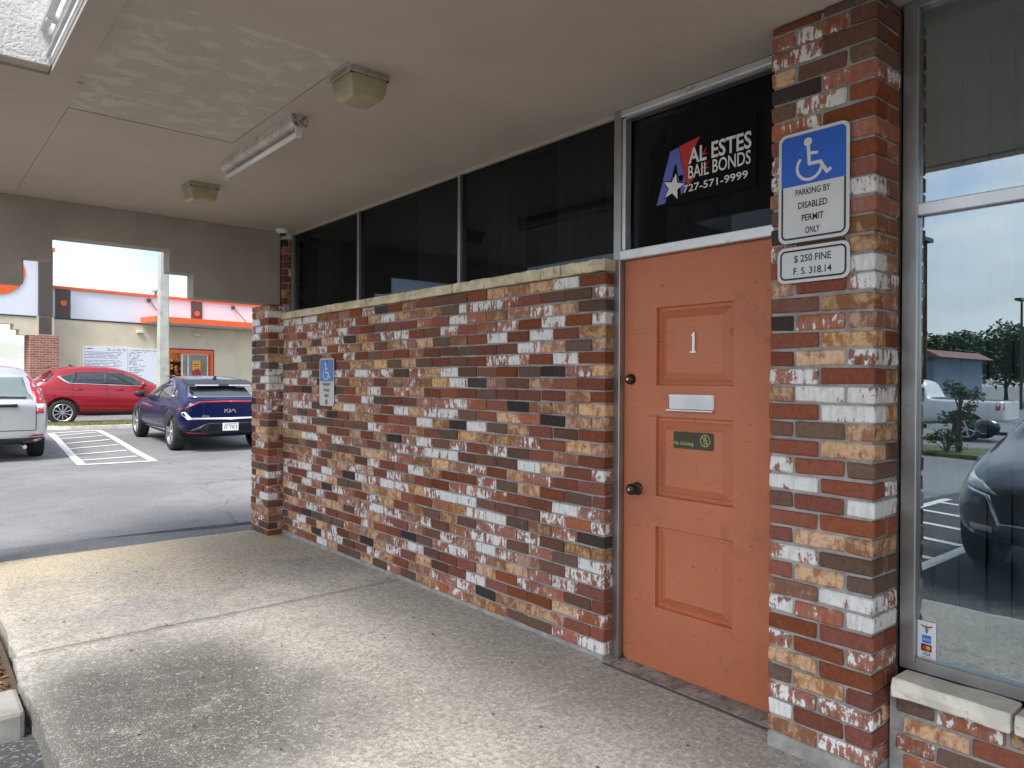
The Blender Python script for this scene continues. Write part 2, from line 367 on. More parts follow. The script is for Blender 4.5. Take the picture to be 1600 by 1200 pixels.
def slab_mat():
    m, nt, b = mat_new('sidewalk_concrete'); p = gpos(nt)
    sx = nd(nt, 'ShaderNodeSeparateXYZ', {0: p}); X, Yc = sx.outputs[0], sx.outputs[1]
    big = noise(nt, p, 1.3, 6, .6, .3); med = noise(nt, p, 6, 7, .65, .3); fine = noise(nt, p, 120, 4, .7); grit = noise(nt, p, 300, 2, .6)
    c = mixc(nt, ramp(nt, big, .3, .7), (.41, .395, .36), (.56, .54, .495))
    c = mixc(nt, math_(nt, 'MULTIPLY', ramp(nt, med, .48, .68), .42), c, (.25, .235, .205))
    # fine sand washed in from the drive: strongest along the far end of the slab
    sand = math_(nt, 'ADD', math_(nt, 'MULTIPLY', big, 1.6), math_(nt, 'MULTIPLY', med, .5))
    sandm = ramp(nt, math_(nt, 'ADD', sand, math_(nt, 'MULTIPLY', Yc, .42)), 2.85, 4.0)
    c = mixc(nt, math_(nt, 'MULTIPLY', sandm, .85), c, (.66, .54, .36))
    # oil and tyre-dirt stain with exposed aggregate
    dx = math_(nt, 'MULTIPLY', math_(nt, 'SUBTRACT', X, .92), 1.15); dy = math_(nt, 'MULTIPLY', math_(nt, 'SUBTRACT', Yc, 3.3), .80)
    dd = math_(nt, 'SQRT', math_(nt, 'ADD', math_(nt, 'MULTIPLY', dx, dx), math_(nt, 'MULTIPLY', dy, dy)))
    st = math_(nt, 'ADD', dd, math_(nt, 'ADD', math_(nt, 'MULTIPLY', big, .75), math_(nt, 'MULTIPLY', med, .5)))
    stm = math_(nt, 'SUBTRACT', 1.0, ramp(nt, st, 1.0, 1.66))
    stm = math_(nt, 'MULTIPLY', stm, ramp(nt, math_(nt, 'ADD', fine, math_(nt, 'MULTIPLY', med, .6)), .50, .80))
    c = mixc(nt, math_(nt, 'MULTIPLY', stm, .95), c, (.070, .067, .062))
    # second dirt run along the wall foot
    d2 = math_(nt, 'ABSOLUTE', math_(nt, 'SUBTRACT', X, 2.42))
    m2 = math_(nt, 'MULTIPLY', math_(nt, 'SUBTRACT', 1.0, ramp(nt, math_(nt, 'ADD', d2, med), .55, .95)), math_(nt, 'SUBTRACT', 1.0, ramp(nt, Yc, 3.4, 5.2)))
    c = mixc(nt, math_(nt, 'MULTIPLY', m2, .42), c, (.18, .16, .13))
    vor = nd(nt, 'ShaderNodeTexVoronoi', {'Vector': p, 'Scale': 105.0, 'Randomness': 1.0})
    vd = vor.outputs['Distance']; vc = nd(nt, 'ShaderNodeSeparateColor', {0: vor.outputs['Color']})
    peb = math_(nt, 'MULTIPLY', math_(nt, 'SUBTRACT', 1.0, ramp(nt, vd, .28, .42)), ramp(nt, vc.outputs[0], .66, .74))
    c = mixc(nt, math_(nt, 'MULTIPLY', peb, .6), c, (.62, .60, .56))
    pit = math_(nt, 'MULTIPLY', math_(nt, 'SUBTRACT', 1.0, ramp(nt, vd, .25, .45)), ramp(nt, vc.outputs[1], .80, .88))
    c = mixc(nt, math_(nt, 'MULTIPLY', pit, .55), c, (.14, .135, .125))
    mott = noise(nt, p, 46, 5, .8, .3)
    c = mixc(nt, math_(nt, 'MULTIPLY', ramp(nt, mott, .46, .60), .58), c, (.17, .162, .145))
    c = mixc(nt, math_(nt, 'MULTIPLY', ramp(nt, mott, .45, .34), .55), c, (.72, .70, .655))
    c = mixc(nt, math_(nt, 'MULTIPLY', ramp(nt, grit, .50, .64), .65), c, (.16, .155, .145))
    nt.links.new(c, b.inputs['Base Color']); setin(b, Roughness=.93); b.inputs['Specular IOR Level'].default_value = .25
    h = math_(nt, 'ADD', math_(nt, 'MULTIPLY', fine, .8), math_(nt, 'SUBTRACT', math_(nt, 'MULTIPLY', peb, .6), pit))
    h = math_(nt, 'ADD', h, math_(nt, 'MULTIPLY', mott, 1.6)); bump(nt, b, h, .8, .006)
    MATS['slab'] = m; return m
M_slab = slab_mat()
M_conc = simple('kerb_concrete', (.29, .285, .265), .9, var=.2, scale=5, bmp=.5, bscale=90, dirt=((.2, .19, .17), .58, 4))

# ------------------------------------------------------------------ ground
def sheet(name, xs, ys, zf, mat, parent=None):
    vs = [(x, y, zf(x, y)) for y in ys for x in xs]; n = len(xs)
    fs = [(j * n + i, j * n + i + 1, (j + 1) * n + i + 1, (j + 1) * n + i) for j in range(len(ys) - 1) for i in range(n - 1)]
    b = MB(); b.add(vs, fs); return b.build(name, mat, parent, fix=False)
gx = [-600, -200, -80, -40, -30, -21.5, -15, -10, -5, -2, 0, 3, 6, 10, 20, 40, 100, 300, 600]
gy = [-600, -200, -80, -30, -10, -3, 0, 3.9, 5, 6.5, 9, 13, 14, 15.5, 17, 18.5, 20, 22, 24, 27, 35, 60, 120, 300, 700]
tag(sheet('asphalt_ground', gx, gy, gz, M_asph), kind='structure')
def drape(name, poly, mat, lift=.005, parent=None, label=None):
    """paint strip / patch lying on the asphalt, cut fine enough to follow it"""
    bm = bmesh.new(); bm.faces.new([bm.verts.new((p[0], p[1], 0)) for p in poly]); bmesh.ops.triangulate(bm, faces=bm.faces[:])
    ys = [p[1] for p in poly]; xs = [p[0] for p in poly]
    for yy in ZY:
        if min(ys) < yy[0] < max(ys): bmesh.ops.bisect_plane(bm, geom=bm.verts[:] + bm.edges[:] + bm.faces[:], plane_co=(0, yy[0], 0), plane_no=(0, 1, 0))
    for xx in gx:
        if min(xs) < xx < max(xs): bmesh.ops.bisect_plane(bm, geom=bm.verts[:] + bm.edges[:] + bm.faces[:], plane_co=(xx, 0, 0), plane_no=(1, 0, 0))
    for v in bm.verts: v.co.z = gz(v.co.x, v.co.y) + lift
    off = root_off(parent)
    for v in bm.verts: v.co -= off
    bmesh.ops.recalc_face_normals(bm, faces=bm.faces)
    for f in bm.faces:
        if f.normal.z < 0: f.normal_flip()
    me = bpy.data.meshes.new(name); bm.to_mesh(me); bm.free(); return link(name, me, mat, parent)
def stripe(a, b, w, parent=None):
    d = Vector((b[0] - a[0], b[1] - a[1])).normalized(); n = Vector((-d.y, d.x)) * w / 2
    return drape('stripe', [(a[0] - n.x, a[1] - n.y), (b[0] - n.x, b[1] - n.y), (b[0] + n.x, b[1] + n.y), (a[0] + n.x, a[1] + n.y)], M_paint, .009, parent)
# old darker patch on the drive
tag(drape('asphalt_patch', [(-2, 6.95), (7, 6.95), (7, 7.25), (2.4, 7.30), (1.2, 7.55), (-2, 7.6)], M_asph2, .004), kind='structure')

tag(drape('bay_shade_sheet', [(-6.5, -9), (.60, -9), (.60, 3.80), (-6.5, 3.80)], asphalt_mat('asphalt_shade', (.055, .057, .063), False), .004), kind='structure')  # asphalt sheet over the near lot, shade put into its dark colour
# pavement slab under the canopy, two pours with a joint between
walk = tag(bpy.data.objects.new('sidewalk', None), kind='structure'); COL.objects.link(walk)
SZ = -.028
def slab(x0, x1, y0, y1, nx, ny, wob=0.0, zmin=-.30):
    b = MB(); top = []
    for j in range(ny + 1):
        for i in range(nx + 1):
            x = x0 + (x1 - x0) * i / nx; y = y0 + (y1 - y0) * j / ny
            z = SZ + .005 * mnoise.noise(Vector((x * 1.3, y * 1.3, 0))) - .018 * max(0, (y - 5.2) / 1.7)
            if i == 0 and wob: x += wob * mnoise.noise(Vector((3, y * 2.1, 1))) + wob * .5 * mnoise.noise(Vector((7, y * 9, 1))); z -= .012
            if i == 1 and wob: z -= .002
            if y1 > 6.5 and j == ny: y += .025 * mnoise.noise(Vector((x * 1.7, 9, 1))); z -= .008
            top.append((x, y, z))
    n = nx + 1; vs = top[:]; fs = [(j * n + i, j * n + i + 1, (j + 1) * n + i + 1, (j + 1) * n + i) for j in range(ny) for i in range(nx)]
    rim = [i for i in range(n)] + [j * n + nx for j in range(1, ny + 1)] + [ny * n + i for i in range(nx - 1, -1, -1)] + [j * n for j in range(ny - 1, 0, -1)]
    base = len(vs); vs += [(vs[r][0], vs[r][1], zmin) for r in rim]
    fs += [(rim[k], base + k, base + (k + 1) % len(rim), rim[(k + 1) % len(rim)]) for k in range(len(rim))]
    b.add(vs, fs); o = b.build('slab', M_slab, walk)
    for p in o.data.polygons: p.use_smooth = abs(p.normal.z) > .8
slab(.45, 2.86, -4.0, 4.445, 30, 110, .022); slab(.465, 2.86, 4.453, 6.93, 30, 40, .022); slab(-1.0, .463, 5.40, 6.915, 10, 12, .02)
MB().box(.47, 2.86, 4.44, 4.458, -.2, SZ - .018).build('joint_filler', simple('joint_dirt', (.08, .075, .065), .95), walk)

# mulch bed and its kerb, left of the slab
kb = thing('bed_kerb', 'weathered concrete kerb at the near end of the brown mulch bed', 'kerb', (-.8, 3.88, -.17))
MB().box(-2.6, .425, 3.74, 4.05, -.30, -.045).build('kerb_stone', M_conc, kb, bevel=.02, seg=2)
tag(sheet('bed_soil', [-2.6, -1, 0, .44], [4.05, 4.5, 5.0, 5.395], lambda x, y: -.075 + .02 * mnoise.noise(Vector((x * 3, y * 3, 0))), simple('soil', (.09, .06, .04), .95)), kind='structure')
rg = random.Random(5); mu = MB()
for k in range(4200):
    x = rg.uniform(-.9, .40); y = rg.uniform(4.07, 5.37); a = rg.uniform(0, pi); l = rg.uniform(.006, .02); w = rg.uniform(.003, .008); z = -.062 + rg.uniform(-.01, .02) + .02 * mnoise.noise(Vector((x * 3, y * 3, 0)))
    d = Vector((cos(a), sin(a), rg.uniform(-.5, .5))) * l; n = Vector((-sin(a), cos(a), rg.uniform(-.4, .4))) * w; c = Vector((x, y, z)); u = Vector((0, 0, .004))
    mu.add([c - d - n, c + d - n, c + d + n, c - d + n, c - d * .8 - n + u, c + d * .8 - n + u, c + d * .8 + n + u, c - d * .8 + n + u], [(4, 5, 6, 7), (0, 1, 5, 4), (1, 2, 6, 5), (2, 3, 7, 6), (3, 0, 4, 7)])
def mulch_mat():
    m, nt, b = mat_new('mulch'); r = nd(nt, 'ShaderNodeNewGeometry').outputs['Random Per Island']
    nt.links.new(mixc(nt, r, (.10, .05, .022), (.36, .20, .085)), b.inputs['Base Color']); setin(b, Roughness=.9); return m
tag(mu.build('mulch', mulch_mat(), fix=False), 'brown bark mulch in the bed beside the slab', 'mulch', kind='stuff')
# grit and leaf bits scattered over the slab
gr = MB()
for k in range(170):
    x = rg.uniform(.55, 2.7); y = rg.uniform(1.6, 6.8); s = rg.choice([.002, .002, .003, .003, .006]); a = rg.uniform(0, pi)
    c = Vector((x, y, SZ + .001 - .018 * max(0, (y - 5.2) / 1.7))); d = Vector((cos(a), sin(a), 0)) * s * 1.7; n = Vector((-sin(a), cos(a), 0)) * s * .8; u = Vector((0, 0, s * .5 + .003))
    gr.add([c - d, c - n, c + d, c + n, c + u], [(0, 1, 4), (1, 2, 4), (2, 3, 4), (3, 0, 4)])
tag(gr.build('leaf_litter', simple('litter', (.055, .042, .03), .9, var=.5, scale=3), fix=False), 'tiny dark leaf bits and grit strewn on the slab', 'litter', kind='stuff')

# ------------------------------------------------------------------ near building
M_alu = simple('aluminium', (.40, .405, .41), .36, metal=.85, var=.12, scale=4, bmp=.15, bscale=60, dirt=((.30, .29, .28), .62, 7))
M_alu2 = simple('aluminium_bright', (.74, .75, .76), .40, metal=.7, var=.1, scale=5, dirt=((.42, .41, .40), .63, 9))
M_dark = simple('dark_gasket', (.012, .012, .013), .6)
M_soff = None
def soffit_mat(name, rough_patch):
    m, nt, b = mat_new(name); p = gpos(nt)
    big = noise(nt, p, .9, 5, .6); med = noise(nt, p, 5, 6, .6, .5)
    lo_, hi_ = ((.52, .485, .43), (.60, .565, .51)) if rough_patch else ((.44, .395, .34), (.51, .46, .40))
    c = mixc(nt, ramp(nt, big, .3, .7), lo_, hi_)
    c = mixc(nt, math_(nt, 'MULTIPLY', ramp(nt, med, .55, .75), .25), c, (.37, .31, .25))
    if rough_patch:
        pl = mapv(nt, p, (7.5, 10, 1)); bl = noise(nt, pl, 1.0, 3, .5, .5); sm = ramp(nt, bl, .50, .60)
        worm = nd(nt, 'ShaderNodeTexNoise', {'Vector': p, 'Scale': 75.0, 'Detail': 2.0, 'Distortion': 1.2}).outputs['Fac']
        wr = ramp(nt, worm, .42, .58); h = math_(nt, 'MULTIPLY', wr, math_(nt, 'SUBTRACT', 1.0, sm))
        c = mixc(nt, math_(nt, 'MULTIPLY', math_(nt, 'SUBTRACT', 1.0, sm), .38), c, (.40, .365, .315))
        bump(nt, b, math_(nt, 'ADD', h, math_(nt, 'MULTIPLY', sm, .9)), .5, .004)
    else:
        bump(nt, b, math_(nt, 'ADD', noise(nt, p, 60, 4, .6), noise(nt, p, 9, 3)), .35, .004)
    nt.links.new(c, b.inputs['Base Color']); setin(b, Roughness=.75); return m
M_soff = soffit_mat('soffit_paint', False); M_soffr = soffit_mat('soffit_patch', True)
M_beam = simple('beam_stucco', (.38, .35, .31), .85, var=.1, scale=2.5, bmp=.4, bscale=70, dirt=((.26, .23, .2), .66, 3))
def stucco_white():
    m, nt, b = mat_new('white_stucco'); p = gpos(nt)
    w = nd(nt, 'ShaderNodeTexNoise', {'Vector': p, 'Scale': 42.0, 'Detail': 3.0, 'Distortion': 1.0}).outputs['Fac']
    nt.links.new(mixc(nt, ramp(nt, noise(nt, p, 2, 6), .3, .7), (.46, .46, .455), (.54, .54, .54)), b.inputs['Base Color']); setin(b, Roughness=.9)
    bump(nt, b, ramp(nt, w, .35, .6), .5, .006); return m
M_stw = stucco_white(); M_white = simple('white_trim', (.74, .74, .73), .55, var=.06, dirt=((.5, .48, .45), .66, 6))
CEIL = 2.783
can = thing('canopy', 'beige painted canopy soffit of boards over the walkway with patched rough section', 'canopy', (1.7, 3, CEIL))
def soff(x0, x1, y0, y1, z, m): MB().box(x0, x1, y0, y1, z, z + .012).build('soffit_board', m, can)
soff(.632, 2.95, -4.0, 2.845, CEIL - .008, M_soff); soff(.634, 1.488, 2.847, 4.284, CEIL - .004, M_soffr); soff(1.4905, 2.95, 2.845, 4.285, CEIL - .008, M_soff)
soff(.6595, 2.95, 4.285, 6.552, CEIL - .008, M_soff); soff(-.15, .657, 3.885, 6.552, CEIL - .0085, M_soff); soff(-.15, .518, 3.802, 3.881, CEIL + .002, M_soff)
MB().box(.522, .630, -4.0, 3.881, CEIL - .016, CEIL + .006).build('edge_board', M_soff, can)
MB().box(-.15, 3.0, 3.83, 7.2, CEIL + .016, CEIL + .55).box(.545, 3.0, -4.0, 3.83, CEIL + .016, CEIL + .55).build('roof_deck', simple('roof_dark', (.10, .09, .08), .9), can)
MB().box(-.15, .5185, 3.80, 3.829, CEIL + .006, CEIL + .62).build('fascia', M_stw, can)
MB().box(-.175, -.1505, 3.80, 7.2, CEIL - .005, CEIL + .62).build('fascia', M_stw, can)
MB().box(.5195, .544, -4.0, 3.799, CEIL + .01, CEIL + .62).build('fascia', M_white, can)
g_ = MB(); g_.cyl((.49, -4, CEIL + .16), (.49, 3.79, CEIL + .16), .018, n=10); g_.cyl((.505, -4, CEIL + .045), (.505, 3.79, CEIL + .045), .010, n=8)
for yy in (3.3, 3.62, 2.6, 1.6): g_.box(.478, .52, yy, yy + .03, CEIL + .135, CEIL + .185)
g_.build('conduit', simple('conduit_grey', (.6, .6, .6), .5, var=.15), can)

# stepped beam across the far end of the canopy
bmk = thing('stepped_beam', 'grey-beige stucco beam with stepped corbels above the walkway end', 'beam', (1.3, 6.6, 2.1))
prof = [(-.15, CEIL - .002), (-.15, 2.11), (.722, 2.11), (.722, 2.312), (.908, 2.312), (.908, 2.494), (1.752, 2.494), (1.752, 2.307), (1.946, 2.307), (1.946, 2.10), (2.728, 2.092), (2.728, CEIL - .002)]
MB().prism(prof, 6.556, 6.73, 'xz').build('beam', M_beam, bmk, bevel=.006)

# brick wall with stone coping
rgb = random.Random(11)
wall = thing('brick_wall', 'long wall of mottled red, tan and whitewashed bricks below the strip window', 'wall', (2.78, 4.5, 0))
MB().box(2.746, 2.842, 2.493, 6.53, -.06, 1.953).box(2.741, 2.80, 2.495, 6.53, -.06, -.004).build('mortar', M_mortar, wall)
running_wall(wall, 2.738, 2.486, 6.515, -.008, 29, rgb, 300, 0, .0048, .1955)
M_stone = simple('limestone', (.72, .64, .45), .85, var=.2, scale=7, bmp=.8, bscale=45, dirt=((.40, .30, .17), .56, 16))
M_stonew = simple('limestone_white', (.80, .76, .64), .85, var=.14, scale=7, bmp=.9, bscale=45, dirt=((.55, .48, .36), .6, 14))
def rough_stone(parent, x0, x1, y0, y1, z0, z1, mat, rg):
    bm = bmesh.new(); bmesh.ops.create_cube(bm, size=1.0)
    for v in bm.verts: v.co = Vector((x0 + (v.co.x + .5) * (x1 - x0), y0 + (v.co.y + .5) * (y1 - y0), z0 + (v.co.z + .5) * (z1 - z0)))
    for y in [y0 + (y1 - y0) * k / 6 for k in range(1, 6)]: bmesh.ops.bisect_plane(bm, geom=bm.verts[:] + bm.edges[:] + bm.faces[:], plane_co=(0, y, 0), plane_no=(0, 1, 0))
    bmesh.ops.bisect_plane(bm, geom=bm.verts[:] + bm.edges[:] + bm.faces[:], plane_co=(0, 0, (z0 + z1) / 2), plane_no=(0, 0, 1))
    for v in bm.verts:
        if v.co.x < (x0 + x1) / 2: v.co.x += rg.uniform(-.007, .005) - (.004 if abs(v.co.z - (z0 + z1) / 2) < .01 else 0)
        v.co.z += rg.uniform(-.0025, .0025)
    bmesh.ops.bevel(bm, geom=[e for e in bm.edges if e.calc_face_angle(0) > .7], offset=.005, segments=1, affect='EDGES')
    off = root_off(parent)
    for v in bm.verts: v.co -= off
    me = bpy.data.meshes.new('coping_stone'); bm.to_mesh(me); bm.free(); return link('coping_stone', me, mat, parent)
y = 2.476
while y < 6.5:
    ln = rgb.choice([.16, .34, .42, .5, .62]); e = min(y + ln, 6.515)
    if 6.515 - e < .1: e = 6.515
    rough_stone(wall, 2.716, 2.85, y, e - .006, 1.958, 2.018, M_stone, rgb); y = e

# near pillar, far pillar
pil = thing('brick_pillar', 'brick pillar beside the orange door carrying the parking signs', 'pillar', (2.7, 1.3, 0))
MB().box(2.608, 2.838, 1.108, 1.490, -.06, CEIL - .02).box(2.601, 2.80, 1.101, 1.498, -.08, .028).build('mortar', M_mortar, pil)
pillar_bricks(pil, 2.60, 2.80, 1.099, 1.498, .028, CEIL - .01, random.Random(21), 1)
pf = thing('brick_pillar', 'brick pillar at the far end of the wall under the stepped beam', 'pillar', (2.7, 6.7, 0))
MB().box(2.608, 2.84, 6.528, 6.922, -.10, 2.085).box(2.746, 2.90, 6.528, 6.922, 2.085, CEIL - .02).build('mortar', M_mortar, pf)
rgp = random.Random(33); pillar_bricks(pf, 2.60, 2.80, 6.52, 6.93, -.06, 2.09, rgp, 0, 140)
up = []
for i in range(10):
    zc = 2.10 + COURSE * (i + .5)
    if zc + BH / 2 < CEIL: up += [(2.738 + .06, 6.52 + BD / 2, zc, .12, BD, BH)] if i % 2 else [(2.738 + .025, 6.52 + BD / 2, zc, .05, BD, BH), (2.738 + .09, 6.52 + BD / 2, zc, .06, BD, BH)]
lay_bricks(pf, up, rgp, 60)
pl = thing('brick_pillar', 'brick pillar carrying the other end of the stepped beam', 'pillar', (0, 6.7, 0))
MB().box(-.142, .06, 6.528, 6.922, -.10, 2.10).build('mortar', M_mortar, pl)
pillar_bricks(pl, -.15, .07, 6.52, 6.93, -.06, 2.108, rgp, 1, 160)

# low wall under the display window
low = thing('brick_wall', 'low brick wall with white stone sill under the display window', 'wall', (2.76, 0, 0))
MB().box(2.728, 2.86, -2.5, 1.092, -.08, .286).build('mortar', M_mortar, low)
running_wall(low, 2.72, -2.5 + .03, 1.068, .012, 4, random.Random(8), 120, 1)
y = 1.066; rgl = random.Random(4)
for ln in (.37, .45, .5, .42, .6, .5, .6): rough_stone(low, 2.672, 2.80, y - ln + .012, y, .287, .352, M_stonew, rgl); y -= ln

# rooms behind the glass
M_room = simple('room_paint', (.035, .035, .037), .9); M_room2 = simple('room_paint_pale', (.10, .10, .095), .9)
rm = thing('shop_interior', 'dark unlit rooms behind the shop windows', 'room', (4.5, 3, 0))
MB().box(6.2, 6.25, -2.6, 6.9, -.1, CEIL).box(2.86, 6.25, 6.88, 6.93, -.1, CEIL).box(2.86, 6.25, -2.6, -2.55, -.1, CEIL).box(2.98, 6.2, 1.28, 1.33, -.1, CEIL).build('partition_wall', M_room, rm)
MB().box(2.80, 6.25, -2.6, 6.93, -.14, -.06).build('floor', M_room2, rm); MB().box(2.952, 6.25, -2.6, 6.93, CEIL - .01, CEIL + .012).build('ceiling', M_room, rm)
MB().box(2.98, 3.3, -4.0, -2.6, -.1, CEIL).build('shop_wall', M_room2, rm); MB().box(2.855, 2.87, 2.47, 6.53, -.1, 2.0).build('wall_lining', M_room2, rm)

# strip window above the wall
M_gl = glass_mat('tinted_glass', (.37, .38, .40), .40, .0); M_gld = glass_mat('display_glass', (.66, .73, .76), 1.3, .25)
sw = thing('strip_window', 'long strip window of three dark panes above the brick wall', 'window', (2.83, 4.5, 2.02))
fr = MB(); fr.box(2.815, 2.86, 2.4925, 6.519, 2.752, CEIL - .01)
fr.build('head_rail', M_soff, sw)
for yy, w in ((3.855, .028), (5.226, .028), (6.495, .04)): MB().box(2.812, 2.862, yy - w / 2, yy + w / 2, 2.019, 2.752).build('mullion', M_alu, sw, bevel=.002)
MB().box(2.806, 2.812, 6.47, 6.476, 2.019, 2.75).build('sealant_line', M_alu2, sw)
for a, b_ in ((2.4925, 3.84), (3.87, 5.211), (5.241, 6.474)): MB().box(2.836, 2.841, a, b_, 2.019, 2.752).build('pane', M_gl, sw)
M_curt = simple('curtain_grey', (.62, .62, .63), .9, var=.12, scale=8)
def curtain(x, y0, y1, z0, z1, label, amp=.034, mat=None):
    b = MB(); n = int((y1 - y0) / .008); vs = []
    for i in range(n + 1):
        yy = y0 + (y1 - y0) * i / n; xx = x + amp * sin(yy * 58 + 1.1 * sin(yy * 9)) + .3 * amp * sin(yy * 131)
        vs += [(xx, yy, z0), (xx - .2 * amp, yy, (z0 + z1) / 2), (xx, yy, z1)]
    b.add(vs, [(3 * i + k, 3 * i + 3 + k, 3 * i + 4 + k, 3 * i + 1 + k) for i in range(n) for k in (0, 1)])
    o = b.build('curtain', mat or M_curt, None, smooth=True, fix=False); so = o.modifiers.new('s', 'SOLIDIFY'); so.thickness = .003
    return tag(o, label, 'curtain', 'curtains behind the dark panes')
curtain(2.90, 2.52, 2.98, 1.2, 2.75, 'grey curtain behind the dark pane next to the orange door')
curtain(2.90, 3.92, 4.45, 1.2, 2.75, 'grey curtain behind the middle pane of the strip window')
curtain(2.90, 3.30, 3.62, 1.2, 2.75, 'narrow grey curtain in the middle of the pane nearest the door')
curtain(2.90, 5.75, 6.1, 1.2, 2.75, 'grey curtain behind the farthest pane of the strip window')
tag(MB().box(3.0, 3.03, 3.0, 3.28, 2.0, 2.26).build('cardboard_panel', M_room2), 'dark panel leaning inside the pane nearest the door', 'panel')

# door frame with transom window
DX = 2.838
df = thing('door_frame', 'aluminium door frame with dark transom pane above the orange door', 'door frame', (2.83, 2.0, 0))
MB().box(2.80, 2.86, 2.447, 2.492, -.05, CEIL - .01).build('jamb', M_alu, df, bevel=.003)
MB().box(2.812, 2.86, 2.425, 2.4465, 2.06, CEIL - .05).build('jamb', M_alu2, df, bevel=.003)
MB().box(2.80, 2.86, 1.40, 2.4465, 2.011, 2.058).build('transom_bar', M_alu2, df, bevel=.003)
MB().box(2.80, 2.86, 1.40, 2.4465, 2.738, CEIL - .011).build('head_rail', M_alu2, df, bevel=.003)
MB().box(2.815, 2.86, 1.40, 2.424, 2.722, 2.7375).build('stop_bead', M_alu, df)
MB().box(2.866, 2.871, 1.40, 2.43, 2.05, 2.74).build('pane', M_gl, df)
MB().box(2.80, 2.86, 1.40, 1.53, -.05, 2.0105).build('jamb', M_alu, df)
curtain(2.93, 1.55, 2.25, 2.0, 2.72, 'grey curtain behind the transom pane over the door', .012)

# the orange door
def door_mat():
    m, nt, b = mat_new('door_paint'); p = gpos(nt)
    pv = mapv(nt, p, (1, 60, 2.0)); gnn = noise(nt, pv, 1.0, 6, .6); big = noise(nt, p, 2.2, 6, .65)
    c = mixc(nt, ramp(nt, big, .3, .7), (.53, .165, .076), (.58, .19, .092))
    c = mixc(nt, math_(nt, 'MULTIPLY', ramp(nt, noise(nt, p, 5, 8, .72, .8), .54, .70), .45), c, (.33, .105, .06))
    c = mixc(nt, math_(nt, 'MULTIPLY', ramp(nt, noise(nt, p, 26, 4, .6), .67, .71), .7), c, (.20, .065, .045))
    sc = mapv(nt, p, (1, 3, 30)); c = mixc(nt, math_(nt, 'MULTIPLY', ramp(nt, noise(nt, sc, 2.6, 2), .70, .72), .5), c, (.24, .08, .05))
    nt.links.new(c, b.inputs['Base Color']); hand = nd(nt, 'ShaderNodeVectorMath', {0: p, 1: (DX, 2.34, .95)}, operation='DISTANCE').outputs['Value']
    c = mixc(nt, math_(nt, 'MULTIPLY', math_(nt, 'SUBTRACT', 1.0, ramp(nt, math_(nt, 'ADD', hand, math_(nt, 'MULTIPLY', big, .35)), .18, .55)), .30), c, (.25, .10, .07)); nt.links.new(c, b.inputs['Base Color'])
    setin(b, Roughness=.48)
    bump(nt, b, math_(nt, 'ADD', gnn, math_(nt, 'MULTIPLY', noise(nt, p, 180, 2), .4)), .5, .003); return m
M_door = door_mat()
door = thing('door', 'orange painted entry door with three raised panels, numbered 1', 'door', (DX, 2.0, 0))
DY0, DY1, DZ0, DZ1 = 1.532, 2.4445, -.020, 2.008
PAN = [(1.375, 1.757), (.832, 1.222), (.287, .684)]; PY0, PY1 = 1.809, 2.240
dm = MB(); T = .04
dm.prism([(PY1, DZ0 + .03), (DY1 - .03, DZ0), (DY1 - .008, DZ0 + .008), (DY1, DZ0 + .03), (DY1, DZ1), (PY1, DZ1)], DX, DX + T, 'yz')
dm.box(DX, DX + T, DY0, PY0, DZ0, DZ1)
zz = [DZ0] + [v for pr in reversed(PAN) for v in pr] + [DZ1]
for k in range(0, len(zz), 2): dm.box(DX, DX + T, PY0, PY1, zz[k], zz[k + 1])
dm.prism([(PY1, DZ0), (DY1 - .03, DZ0), (PY1, DZ0 + .03)], DX, DX + T, 'yz')
dm.build('door_leaf', M_door, door)
for z0, z1 in PAN:
    b = MB(); vs = []; loops = [(0, 0), (.002, .019), (.020, .016), (.023, .022), (.058, .003), (.061, .004)]
    for ins, dep in loops: vs += [(DX + dep, PY0 + ins, z0 + ins), (DX + dep, PY1 - ins, z0 + ins), (DX + dep, PY1 - ins, z1 - ins), (DX + dep, PY0 + ins, z1 - ins)]
    fs = [(4 * k + i, 4 * k + (i + 1) % 4, 4 * k + 4 + (i + 1) % 4, 4 * k + 4 + i) for k in range(len(loops) - 1) for i in range(4)] + [(20, 21, 22, 23)]
    b.add(vs, fs).build('door_panel', M_door, door)
M_brz = simple('bronze', (.07, .05, .033), .38, metal=.8, var=.3, scale=30)
kn = MB(); kn.lathe([(0, .066), (.016, .066), (.026, .058), (.029, .046), (.024, .034), (.012, .026), (.011, .012), (.020, .010), (.031, .008), (.033, 0)], (DX, 2.355, .855), (-1, 0, 0), 24)
kno = kn.build('knob', M_brz, door, smooth=True)
MB().cyl((DX - .0665, 2.355, .855), (DX - .069, 2.355, .855), .006, n=12).build('keyhole', M_alu2, kno)
db = MB().lathe([(0, .030), (.012, .030), (.022, .024), (.027, .008), (.028, 0)], (DX, 2.398, 1.405), (-1, 0, 0), 24).build('deadbolt', M_brz, door, smooth=True)
MB().cyl((DX - .0305, 2.398, 1.405), (DX - .033, 2.398, 1.405), .007, n=12).build('keyhole', M_alu2, db)
ms = MB().box(DX - .006, DX, 1.907, 2.158, 1.262, 1.334).build('mail_slot', M_alu2, door, bevel=.002)
rb = MB()
for k in range(10): rb.box(DX - .0095, DX - .006, 1.912, 2.153, 1.272 + k * .0048, 1.2745 + k * .0048)
rb.box(DX - .013, DX - .006, 1.908, 2.157, 1.324, 1.329)
rb.build('ribbing', M_alu2, ms); MB().box(DX - .022, DX - .006, 1.906, 2.165, 1.254, 1.2605).build('lip', M_alu2, ms)
pq = MB().prism([(2.133 - a, 1.077 + b2) for a, b2 in rrect(0, .219, 0, .079, .006, 3)], DX - .0015, DX + .0022, 'yz').build('plaque', simple('plaque_olive', (.045, .046, .022), .45), door)
